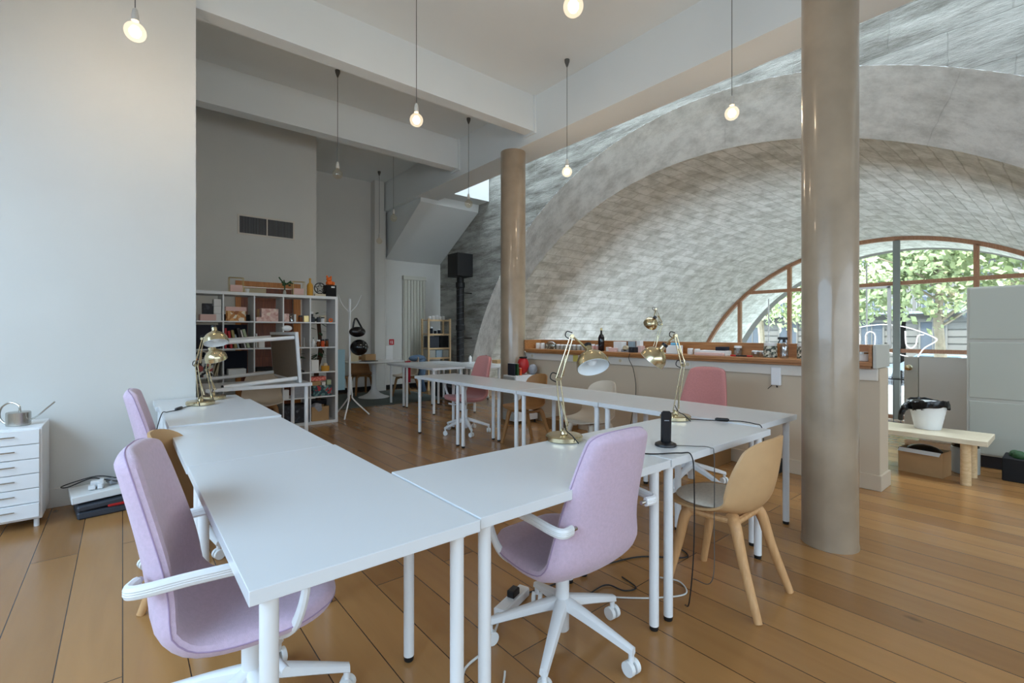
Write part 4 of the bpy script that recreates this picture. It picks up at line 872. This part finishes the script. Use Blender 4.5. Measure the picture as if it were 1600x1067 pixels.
bx('grey_file_box', .16, .28, .17, 'bluegrey', 'pale blue file box in the middle of the lower pine board', 'box', (5.50, 9.37, .74))
bx('grey_file_box', .15, .28, .165, 'jargrey', 'grey file box at the right of the lower pine board', 'box', (5.68, 9.37, .74))
# stove pipe with black box
sp = thing('stove_pipe', 'black spiral pipe rising to a black square box before the stone wall', 'pipe', (5.72, 8.72, 0))
MB().lathe([(.12, 0), (.12, .35), (.085, .42), (.085, 1.35), (.10, 1.36), (.10, 1.46), (.085, 1.47), (.085, 2.28), (.10, 2.29), (.10, 2.40), (.08, 2.41), (.08, 2.52)], (0, 0, 0), 24).build('pipe', M['iron'], sp, True)
hx = MB(); hx.tube([(.087*math.cos(a*.5), .087*math.sin(a*.5), .45+a*.0105) for a in range(174)], .006, 5); hx.build('spiral_seam', M['dgrey'], sp, True)
B(-.20, -.20, 2.52, .20, .20, 3.02, bev=.006).build('top_box', M['iron'], sp)
f = MB()
for z in (1.18, 2.18): f.tube([(.08, 0, z), (.34, .05, z)], .012, 6)
f.build('wall_brackets', M['iron'], sp)
for k in range(3): bottle(['green-capped bottle', 'white bottle', 'red-capped bottle'][k]+' on the far desk by the stone wall', (5.08+.15*k, 7.40-.05*k, .74), .03, [.15, .12, .13][k], ['jarw', 'white', 'darkcover'][k], ['leafd', 'white', 'red'][k])
bx('wooden_tray', .22, .16, .06, 'card', 'small wooden tray on the far desk behind the rose chair', 'tray', (5.22, 6.75, .74))
bx('black_case', .42, .34, .38, 'blackm', 'black case on the floor under the far desks', 'case', (4.98, 8.30, 0))
bx('black_case', .40, .32, .22, 'darkcover', 'dark box on the floor beneath the crosswise desk', 'box', (5.0, 7.75, 0))
# drawer cabinet at the foot of the far column
dc = thing('drawer_cabinet', 'white and grey drawer cabinet at the foot of the far column, books on top', 'drawer cabinet', (4.22, 5.05, 0))
B(.015, 0, .05, .43, .28, .69, bev=.003).build('body', M['metal_w'], dc)
for i in range(6): B(0, .012, .062+i*.103, .0145, .268, .158+i*.103, bev=.002).build('drawer', M['kback'], dc)
for x in (.03, .40):
    for y in (.03, .25): MB().cyl((x, y, 0), (x, y, .05), .014, n=10).build('castor', M['black'], dc, True)
for k, (w, h, mm, lab) in enumerate(((.02, .17, 'navy', 'dark blue book at the left on the far drawer cabinet'), (.03, .165, 'leafd', 'green book beside the dark blue one'), (.03, .10, 'orangef', 'orange low book beside the green one'))):
    b_ = thing('book', lab, 'book', (4.25+k*.055, 5.10, .691)); B(0, 0, 0, w, .15, h, bev=.002).build('cover', M[mm], b_); B(.003, .003, h, w-.003, .147, h+.002).build('pages', M['paper'], b_)
hm2 = thing('red_helmet', 'dark red round bag on the far drawer cabinet beside the counter end', 'bag', (4.50, 5.20, .691))
MB().sphere((0, 0, .13), .10, 18, 10, (.9, .8, 1.25)).build('body', M['red'], hm2, True); MB().tube([(.05*math.cos(a*PI/6), .05*math.sin(a*PI/6), .245) for a in range(12)], .012, 6, True).build('rim', M['black'], hm2, True)
single('clear_bag', MB().sphere((0, 0, .075), .075, 16, 9, (1, .8, 1)), M['greyfab'], 'crumpled white and blue plastic bag at the right of the red one', 'bag', (4.60, 5.10, .691), smooth=True)
# ============================================================ COUNTER
ct = thing('counter_shelf', 'long honey-coloured wooden counter shelf with raised back board', 'shelf', (4.66, 1.09, 1.02))
B(0, 0, 0, .38, 4.27, .035, bev=.003).build('shelf_board', M['counter'], ct); B(.02, .01, -.0195, .09, 4.26, -.0005).build('front_batten', M['counter'], ct)
B(.34, 0, .036, .365, 4.27, .17, bev=.002).build('back_board', M['counter'], ct)
for y in (0, 4.248): B(.0, y, .036, .339, y+.022, .17, bev=.002).build('end_board', M['counter'], ct)
single('end_cap', B(0, 0, 0, .40, .025, .19, bev=.003), M['cabin'], 'pale painted board closing the near end of the wooden counter', 'board', (4.665, 1.06, 1.005))
CZ = 1.056
def cj(k, y, lab, r=.030, h=.075, m='jarw', lm='lampwhite', x=4.86, grp=None): return jar(lab, (x, y, CZ), r, h, m, lm, 'jars on the counter')
cj(0, 5.27, 'white jar at the far left end of the counter, by the column', .034, .085)
cj(0, 5.17, 'second white jar from the far left end of the counter', .034, .085)
pz = thing('plastic_bag', 'clear plastic bag of little jars near the left end of the counter', 'bag', (4.87, 5.0, CZ))
MB().sphere((0, 0, .05), .055, 16, 9, (1, 2.0, 1.25)).build('bag', M['plasticc'], pz, True)
for k in range(4):
    MB().lathe([(.026, 0), (.026, .07), (.0001, .07)], (0, -.085+k*.057, .004), 14).build('small_jar', M['mosaic'], pz, True)
ry = [4.84, 4.76, 4.68, 4.60, 4.52, 4.44, 4.36]
for k, y in enumerate(ry): cj(k, y, ['leftmost', 'second', 'third', 'fourth', 'fifth', 'sixth', 'rightmost'][k]+' of the seven small lidded jars in the close row on the counter', .030, .072, ['jargrey', 'jarw'][k % 2] if False else 'jargrey')
cj(0, 4.27, 'pale jar between the close row and the pink ones', .034, .08)
cj(0, 4.19, 'left one of the two pink-labelled jars by the wine bottle', .034, .085, 'jarp'); cj(0, 4.10, 'right one of the two pink-labelled jars by the wine bottle', .034, .08, 'jarp')
wbt = bottle('dark wine bottle with a red mark on the counter', (4.83, 4.02, CZ), .040, .30, 'winered', 'gold', 'wine_bottle')
bx('white_tub', .05, .06, .055, 'jarw', 'small white tub right of the wine bottle', 'tub', (4.82, 3.88, CZ))
bx('white_pink_box', .10, .13, .125, 'white', 'white and pink box right of the wine bottle', 'box', (4.84, 3.70, CZ))
bx('white_pink_box_low', .06, .10, .05, 'pink', 'low pale pink carton before the white and pink box', 'box', (4.75, 3.74, CZ))
bx('blue_carton', .07, .07, .13, 'bluegrey', 'pale blue carton behind the pliers on the counter', 'box', (4.90, 3.58, CZ))
tl = thing('tape_dispenser', 'grey tape dispenser among the cartons on the counter', 'tape dispenser', (4.80, 3.56, CZ)); MB().prism([(0, 0), (.05, 0), (.05, .12), (0, .12)], 0, .03).build('body', M['grey'], tl); MB().cyl((.0, .06, .045), (.04, .06, .045), .035, n=18).build('reel', M['tape'], tl, True)
bx('printed_carton', .07, .09, .065, 'darkprint', 'black and white printed carton on the counter', 'box', (4.75, 3.56-.12, CZ))
bx('pink_carton', .07, .07, .08, 'pink', 'pink carton left of the stacked white ones', 'box', (4.82, 3.39, CZ))
bx('white_carton', .09, .14, .06, 'white', 'lower white carton of the stack before the counter lamp', 'box', (4.82, 3.42-.2+.02, CZ)) if False else None
bx('white_carton', .07, .055, .14, 'white', 'upright white carton left of the lamp on the counter', 'box', (4.90, 3.40-.02, CZ)).location.y = 3.47
bx('blue_white_box', .09, .16, .095, 'white', 'white box with a blue sponge on it, right of the counter lamp', 'box', (4.82, 2.90, CZ))
single('blue_sponge', B(0, 0, 0, .05, .09, .03, bev=.008), M['jarb'], 'light blue sponge on the white box on the counter', 'sponge', (4.84, 2.93, CZ+.0955))
bx('paper_stack', .14, .22, .008, 'paper', 'sheets of white paper at the counter edge under the lamp', 'paper', (4.67, 3.04, CZ), .1)
cj(0, 2.78, 'white jar left of the pale trays', .032, .065); cj(0, 2.70, 'second white jar left of the pale trays', .032, .06)
bx('pale_tray', .12, .30, .05, 'white', 'white tray with dark clips in the middle of the right counter part', 'tray', (4.82, 2.36, CZ))
bx('navy_clip_box', .11, .10, .04, 'navy', 'navy-edged container on the white tray', 'box', (4.83, 2.38, CZ+.0505))
bx('pink_pouch', .05, .30, .03, 'pink', 'flat pink pouch lying before the white tray', 'pouch', (4.74, 2.36, CZ))
cj(0, 2.42, 'squat clear tub standing behind the navy container', .04, .10, 'plasticc', x=4.96).location = (4.955, 2.30, CZ)
hp = thing('pliers', 'red and black handled tool lying on the counter', 'tool', (4.76, 2.12, CZ+.008)); MB().tube([(0, 0, .0), (.01, .06, 0), (0, .11, .0)], .008, 8).build('jaws', M['black'], hp, True); MB().tube([(0, .11, 0), (-.01, .16, .0)], .009, 8).build('grip', M['red'], hp, True); MB().tube([(0, 0, 0), (.005, -.05, 0)], .008, 8).build('second_grip', M['red'], hp, True)
for k, y in enumerate((2.12, 2.05)): jar(['left', 'right'][k]+' clear lidded tub beside the mosaic wrapped jar', (4.85, y-.04, CZ), .035, .06, 'plasticc')
jar('patterned jar left of the spray bottle', (4.83, 1.93, CZ), .06, .14, 'mosaic', 'jarw').location.y = 1.93
spb = thing('spray_bottle', 'clear spray bottle with a black trigger on the counter', 'spray bottle', (4.81, 1.80, CZ))
MB().lathe([(.034, 0), (.036, .005), (.036, .11), (.028, .135), (.014, .15)], (0, 0, 0), 20).build('bottle', M['plasticc'], spb, True)
f = MB(); f.cyl((0, 0, .148), (0, 0, .172), .013, n=12); f.box(-.012, -.03, .172, .012, .055, .198, bev=.005); f.tube([(0, .035, .175), (0, .045, .155), (0, .052, .138)], .005, 6); f.build('trigger', M['black'], spb, True)
jar('patterned jar beside the foreground column, right of the spray bottle', (4.84, 1.64, CZ), .06, .14, 'mosaic', 'jarw')
jar('white tin with a metal lid at the near right end of the counter', (4.80, 1.185, CZ), .052, .075, 'white', 'chrome', name='tin', cat='tin')
# wall sockets and notes on the cream board
for k, y in enumerate((5.22, 3.60, 2.70)): 
    s_ = thing('wall_socket', ['square socket at the far left of the cream board', 'square socket near the middle of the cream board', 'square socket above the rose chair'][k], 'socket', (4.728, y, .915))
    B(0, 0, 0, .007, .075, .075, bev=.002).build('plate', M['trim'], s_); MB().cyl((-.001, .0375, .0375), (.0, .0375, .0375), .02, n=16).build('outlet', M['tape'], s_)
for k, y in enumerate((4.34, 3.83)): single('sticky_note', B(0, 0, 0, .002, .09, .09), M['yellow'], ['left', 'right'][k]+' yellow note on the cream board under the counter', 'note', (4.732, y, .905))
ic = thing('intercom', 'white wall box with short cables under the counter near the column', 'wall box', (4.722, 1.80, .80))
B(0, 0, 0, .035, .085, .17, bev=.006).build('housing', M['metal_w'], ic); MB().tube([(.02, .04, 0), (.02, .035, -.02)], .006, 6).tube([(.02, .08, .0), (.025, .12, -.04)], .003, 5).build('cables', M['cable'], ic)
cable('black lamp cord hanging down the counter wall', [(4.655, 3.44, 1.05), (4.64, 3.44, .98), (4.70, 3.42, .85), (4.72, 3.40, .6), (4.71, 3.45, .3), (4.70, 3.5, .01)], 'cable', .004)
bx('cardboard_box', .32, .62, .16, 'carddark', 'brown cardboard box on the floor against the counter wall', 'box', (4.38, 2.25, 0))
cx2 = thing('cardboard_box', 'opened cardboard box stacked on the brown one under the counter', 'box', (4.42, 2.28, .161))
f = MB(); f.box(0, 0, 0, .26, .42, .008); f.box(0, 0, .008, .006, .42, .15); f.box(.254, 0, .008, .26, .42, .15); f.box(.006, 0, .008, .254, .006, .15); f.box(.006, .414, .008, .254, .42, .15); f.build('carton', M['card'], cx2); B(0, 0, 0, .10, .41, .004, Matrix.Translation((.0, .004, .152)) @ Matrix.Rotation(math.radians(200), 4, 'Y')).build('flap', M['card'], cx2)
bx('black_floor_box', .10, .16, .13, 'blackm', 'small black box on the floor at the counter wall near the column', 'box', (4.62, 1.78, 0))
bx('cardboard_box', .25, .36, .14, 'carddark', 'brown box on the floor below the beige moulded chair', 'box', (4.44, 4.3, 0))
# ============================================================ BENCH AND CABINETS
bn = thing('bench', 'light wooden bench with round legs behind the end of the low counter wall', 'bench', (5.46, .50, 0))
B(0, 0, .355, .48, 1.75, .40, bev=.003).build('bench_top', M['pinetop'], bn); B(.004, -.0, .3545, .02, 1.75, .3548)
for x in (.07, .41):
    for y in (.14, 1.6): MB().cyl((x, y, 0), (x, y, .355), .036, n=24).build('leg', M['pine'], bn, True)
tr = thing('waste_bin', 'white ribbed bin with a black liner standing on the bench', 'bin', (5.80, .93, .40))
pr = [(.088, 0)]+[(.094+.05*i/12+(.0015 if i % 2 else 0), .001+.25*i/12) for i in range(13)]+[(.139, .251), (.09, .03), (.0001, .02)]
MB().lathe(pr, (0, 0, 0), 40).build('bucket', M['lampwhite'], tr, True)
ln = MB(); N = 40; rnd = random.Random(2); rows = [(.128, .18), (.138, .235), (.150, .265), (.153, .24), (.155, .205), (.152, .195)]
vs = []
for j, (r, z) in enumerate(rows):
    for k in range(N):
        w = 1+.03*math.sin(k*1.7+j)+rnd.uniform(-.02, .02); vs.append((r*w*math.cos(2*PI*k/N), r*w*math.sin(2*PI*k/N), z+rnd.uniform(-.006, .006)+(.02*math.sin(k*.31) if j > 3 else .012*math.sin(k*.31))))
ln.add(vs, [(j*N+k, j*N+(k+1) % N, (j+1)*N+(k+1) % N, (j+1)*N+k) for j in range(len(rows)-1) for k in range(N)])
ln.tube(spline([(-.06, .13, .22), (-.10, .16, .17), (-.11, .175, .12), (-.10, .18, .07)], 5), [.03]*5+[.024]*5+[.02]*6, 8); ln.sphere((-.05, .06, .245), .05, 12, 8, (1.4, 1, .5))
ln.build('bin_liner', M['bag'], tr, True)
cx3 = thing('cardboard_box', 'open cardboard box stuffed with black bags under the bench', 'box', (5.60, .80, 0), math.radians(-8))
f = MB(); f.box(0, 0, 0, .22, .32, .008); f.box(0, 0, .008, .006, .32, .22); f.box(.214, 0, .008, .22, .32, .22); f.box(.006, 0, .008, .214, .006, .22); f.box(.006, .314, .008, .214, .32, .22); f.build('carton', M['card'], cx3)
B(0, 0, 0, .05, .3, .004, Matrix.Translation((0, .01, .222)) @ Matrix.Rotation(math.radians(150), 4, 'Y')).build('flap', M['white'], cx3)
f = MB(); f.sphere((.11, .16, .19), .1, 16, 9, (.95, 1.4, .7)); f.build('black_bags', M['bag'], cx3, True)
pb_ = thing('white_planter', 'round white planter with dark leaves under the left part of the bench', 'planter', (5.72, 1.36, 0))
MB().lathe([(.11, 0), (.135, .13), (.12, .13), (.11, .10), (.0001, .10)], (0, 0, 0), 28).build('pot', M['pot'], pb_, True); f = MB(); f.sphere((0, 0, .2), .12, 16, 9, (1.1, 1.1, .8)); f.build('dark_bag', M['bag'], pb_, True)
jar('dark-bagged grey bucket at the right behind the cardboard box under the bench', (6.02, .70, 0), .10, .30, 'jargrey', 'bag', name='bucket', cat='bucket')
cn = thing('cabinet_wall', 'tall pale grey-green cabinet of three wide lift-up doors at the right edge', 'cabinet', (6.35, -.40, 0))
B(.012, 0, .12, .34, 1.13, 1.735, bev=.003).build('carcass', M['cabin'], cn); B(.06, .02, 0, .33, 1.11, .12).build('plinth', M['darkcover'], cn)
for k in range(3):
    z = [.135, .67, 1.235][k]; z1 = [.635, 1.20, 1.72][k]; B(0, .02, z, .0115, 1.11, z1, bev=.002).build('door', M['cabdoor'], cn)
bk_ = thing('black_crate', 'black crate with green things in it at the right edge on the floor', 'crate', (5.95, .30, 0))
B(0, 0, 0, .3, .16, .20, bev=.006).build('crate', M['blackm'], bk_); MB().sphere((.08, .06, .22), .045, 10, 7).sphere((.16, .09, .215), .04, 10, 7).build('green_contents', M['leafd'], bk_, True)
# ============================================================ PENDANT LAMPS
def pendant(x, y, zb, lit, label):
    t = thing('pendant_lamp', label, 'lamp', (x, y, 0), 0, 'bare bulb pendants')
    MB().lathe([(.0001, 4.679), (.032, 4.679), (.03, 4.65), (.012, 4.60), (.004, 4.585)], (0, 0, 0), 18).build('ceiling_rose', M['rose_c'], t, True)
    MB().cyl((0, 0, zb+.13), (0, 0, 4.60), .0035, n=6).build('flex', M['cord'], t, True)
    MB().lathe([(.006, .16), (.014, .15), (.021, .11), (.022, .075), (.016, .072)], (0, 0, zb), 18).build('socket', M['socket'], t, True)
    b = MB().lathe([(.016, .078)]+[(.0625*math.sin(a), -.0625*math.cos(a)*-1*-1) for a in [0]][0:0]+[(max(.0002, .0625*math.sin(PI*i/16)), .0625*math.cos(PI*i/16)) for i in range(2, 17)], (0, 0, zb), 26, cap=False).build('bulb', M['bulblit' if lit else 'bulbg'], t, True)
    if lit:
        MB().lathe([(.0001, .040), (.020, .034), (.034, .010), (.034, -.010), (.022, -.030), (.0001, -.038)], (0, 0, zb), 12).build('filament', M['fil'], b, True)
        light('pendant_glow', 'POINT', (x, y, zb-.09), (0, 0, 0), 8, (1, .78, .54), shadow_soft_size=.05)
    else: MB().tube([(.012*math.cos(a), .012*math.sin(a), zb-.01+a*.003) for a in range(14)], .0012, 4).build('filament', M['dullfil'], b, True)
    return t
pendant(.065, 4.07, 3.32, True, 'lit round bulb hanging before the left wall')
pendant(2.16, 4.05, 3.32, True, 'lit round bulb hanging in the centre, in front of the beams')
pendant(2.16, 2.02, 3.32, True, 'lit round bulb cut off by the top of the picture')
pendant(4.25, 4.08, 3.29, True, 'lit round bulb hanging just right of the far column')
pendant(4.34, 2.07, 3.32, True, 'lit round bulb hanging just left of the foreground column')
pendant(2.14, 6.13, 3.34, False, 'unlit clear bulb hanging above the bookcase')
pendant(4.21, 6.18, 3.33, False, 'unlit clear bulb hanging just left of the far column')
pendant(3.69, 7.76, 3.32, False, 'unlit clear bulb hanging before the stair underside')
pendant(4.15, 9.40, 3.22, False, 'unlit clear bulb hanging in the far back corner')
# ============================================================ OUTSIDE
struct('ground', B(XW+.2, -40, -1.35, 28.5, 50, -1.2), M['pavement'], 'pale pavement outside the window')
single('street', B(0, 0, -.15, 34, 80, .02), M['asphalt'], 'grey roadway seen through the arched window', 'street', (28.5, -35, -1.2))
def house(y0, y1, h, lab):
    t = thing('building', lab, 'building', (40, y0, -1.2)); w = y1-y0
    w_ = MB(); w_.box(0, 0, 0, 8, w, h)
    for k in range(int(h/3.4)): w_.box(-.18, 0, 3.6+k*3.4, 0, w, 3.78+k*3.4)
    for k in range(8): w_.box(-.06, 0, .45*k+.05, 0, w, .45*k+.4)
    w_.build('facade', M['facade'], t)
    MB().box(-.3, -.2, h, 8, w+.2, h+.5).build('cornice', M['facade'], t)
    nx = int(w/2.6)
    for k in range(int(h/3.4)+1):
        for i in range(nx):
            yc = (i+.5)*w/nx; z0 = .9 if k == 0 else 4.0+(k-1)*3.4
            wi = B(-.1, yc-.6, z0, .02, yc+.6, z0+2.3).build('window', M['winglass'], t)
            f = MB(); f.box(-.14, yc-.7, z0-.1, -.06, yc-.6, z0+2.4); f.box(-.14, yc+.6, z0-.1, -.06, yc+.7, z0+2.4); f.box(-.14, yc-.03, z0, -.11, yc+.03, z0+2.3); f.box(-.16, yc-.75, z0+2.3, -.06, yc+.75, z0+2.5)
            f.build('window_surround', M['facade'], wi)
        if k:
            rl = MB(); rl.box(-.7, 0, z0-.25, 0, w, z0-.1)
            rl.tube([(-.65, 0, z0+.85), (-.65, w, z0+.85)], .03, 5)
            for i in range(int(w/.25)): rl.tube([(-.65, .1+i*.25, z0-.1), (-.65, .1+i*.25, z0+.85)], .015, 4)
            rl.build('balcony', M['zinc'], t)
house(-6, 7.5, 15, 'cream stone apartment building across the street, right of the tree trunk')
house(8.0, 24, 17, 'cream stone apartment building across the street, farther left')
def tree(x, y, lab, seed, s=1.0):
    rnd = random.Random(seed)
    t = thing('tree', lab, 'tree', (x, y, -1.2), 0, 'street trees')
    tk = MB(); tk.tube(spline([(0, 0, 0), (.1, .05, 2), (0, .1, 3.6), (.15, 0, 5.5)], 5), [.2]*5+[.16]*5+[.1]*6, 8)
    for a in range(9):
        an = a*2.4; L = rnd.uniform(2, 3.6); z0 = rnd.uniform(2.6, 5)
        tk.tube(spline([(0, 0, z0), (math.cos(an)*L*.4, math.sin(an)*L*.4, z0+.9), (math.cos(an)*L, math.sin(an)*L, z0+1.5)], 4), [.05]*4+[.035]*4+[.02], 5)
    tk.build('trunk', M['bark'], t)
    lf = MB(); cl = [(rnd.uniform(-3, 3)*s, rnd.uniform(-3.6, 3.6)*s, rnd.uniform(3.5, 9.4), rnd.uniform(.8, 1.5)) for _ in range(70)]
    for cx, cy, cz, r in cl:
        for _ in range(150):
            d = Vector((rnd.gauss(0, 1), rnd.gauss(0, 1), rnd.gauss(0, .7))).normalized()*r*rnd.uniform(.55, 1.05)
            c = Vector((cx, cy, cz))+d; e = rnd.uniform(.09, .17)
            u = Vector((rnd.gauss(0, 1), rnd.gauss(0, 1), rnd.gauss(0, 1))).normalized(); w = u.orthogonal().normalized(); 
            lf.add([c-u*e, c-w*e*.8, c+u*e, c+w*e*.8], [(0, 1, 2, 3)])
    lf.build('foliage', M['leaf'], t)
tree(25, 3.6, 'leafy street tree centred behind the tall middle pane', 3)
tree(26, -3.2, 'leafy street tree at the right edge of the arched window', 5)
tree(25.5, 10.6, 'leafy street tree seen through the left part of the arched window', 8)
tree(30, 17.5, 'farther street tree at the extreme left of the arched window', 9)
t = thing('parked_car', 'pale blue car parked on the street beyond the lower panes', 'car', (30.2, 4.4, -1.18), PI/2)
cb = MB(); pf = [(-2.1, .3), (-2.15, .75), (-1.3, .9), (-.8, 1.42), (.7, 1.45), (1.35, .98), (2.1, .85), (2.15, .35)]
cb.add([(a, -.85, b) for a, b in pf]+[(a, .85, b) for a, b in pf], [tuple(range(8))[::-1], tuple(range(8, 16))]+[(i, (i+1) % 8, 8+(i+1) % 8, 8+i) for i in range(8)]); cb.build('body', M['carp'], t)
wn = MB(); 
for s_ in (-.86, .86): wn.add([(-1.15, s_, .93), (-.75, s_, 1.36), (.65, s_, 1.38), (1.15, s_, .98)], [(0, 1, 2, 3)])
wn.build('side_window', M['winglass'], t)
for x in (-1.35, 1.35):
    for s_ in (-.86, .68): MB().cyl((x, s_, .33), (x, s_+.18, .33), .33, n=20).build('wheel', M['tyre'], t)
# guard rail in front of the window
gr = thing('guard_rail', 'thin black guard rail standing before the bottom of the arched window', 'railing', (15.7, 1.7, -1.05))
MB().tube([(0, 0, 1.13), (0, 3.6, 1.13)], .016, 6).build('top_rail', M['black'], gr)
br_ = MB()
for i in range(25): br_.tube([(0, .15*i, 0), (0, .15*i, 1.13)], .009, 5)
br_.build('bars', M['black'], gr)
# gate panel with a brass knob
g = thing('half_door', 'low pale door leaf with a round brass knob beside the half-height wall', 'door', (7.44, 1.28, 0))
B(0, 0, .02, .05, .135, 1.0, bev=.004).build('leaf', M['cabin'], g)
MB().lathe([(.0001, 0), (.035, .004), (.035, .01), (.012, .014), (.012, .04), (.03, .05), (.034, .065), (.02, .08), (.0001, .083)], (0, 0, 0), 18, Matrix.Translation((0, .085, .87)) @ Matrix.Rotation(-PI/2, 4, 'Y')).build('knob', M['brass'], g, True)
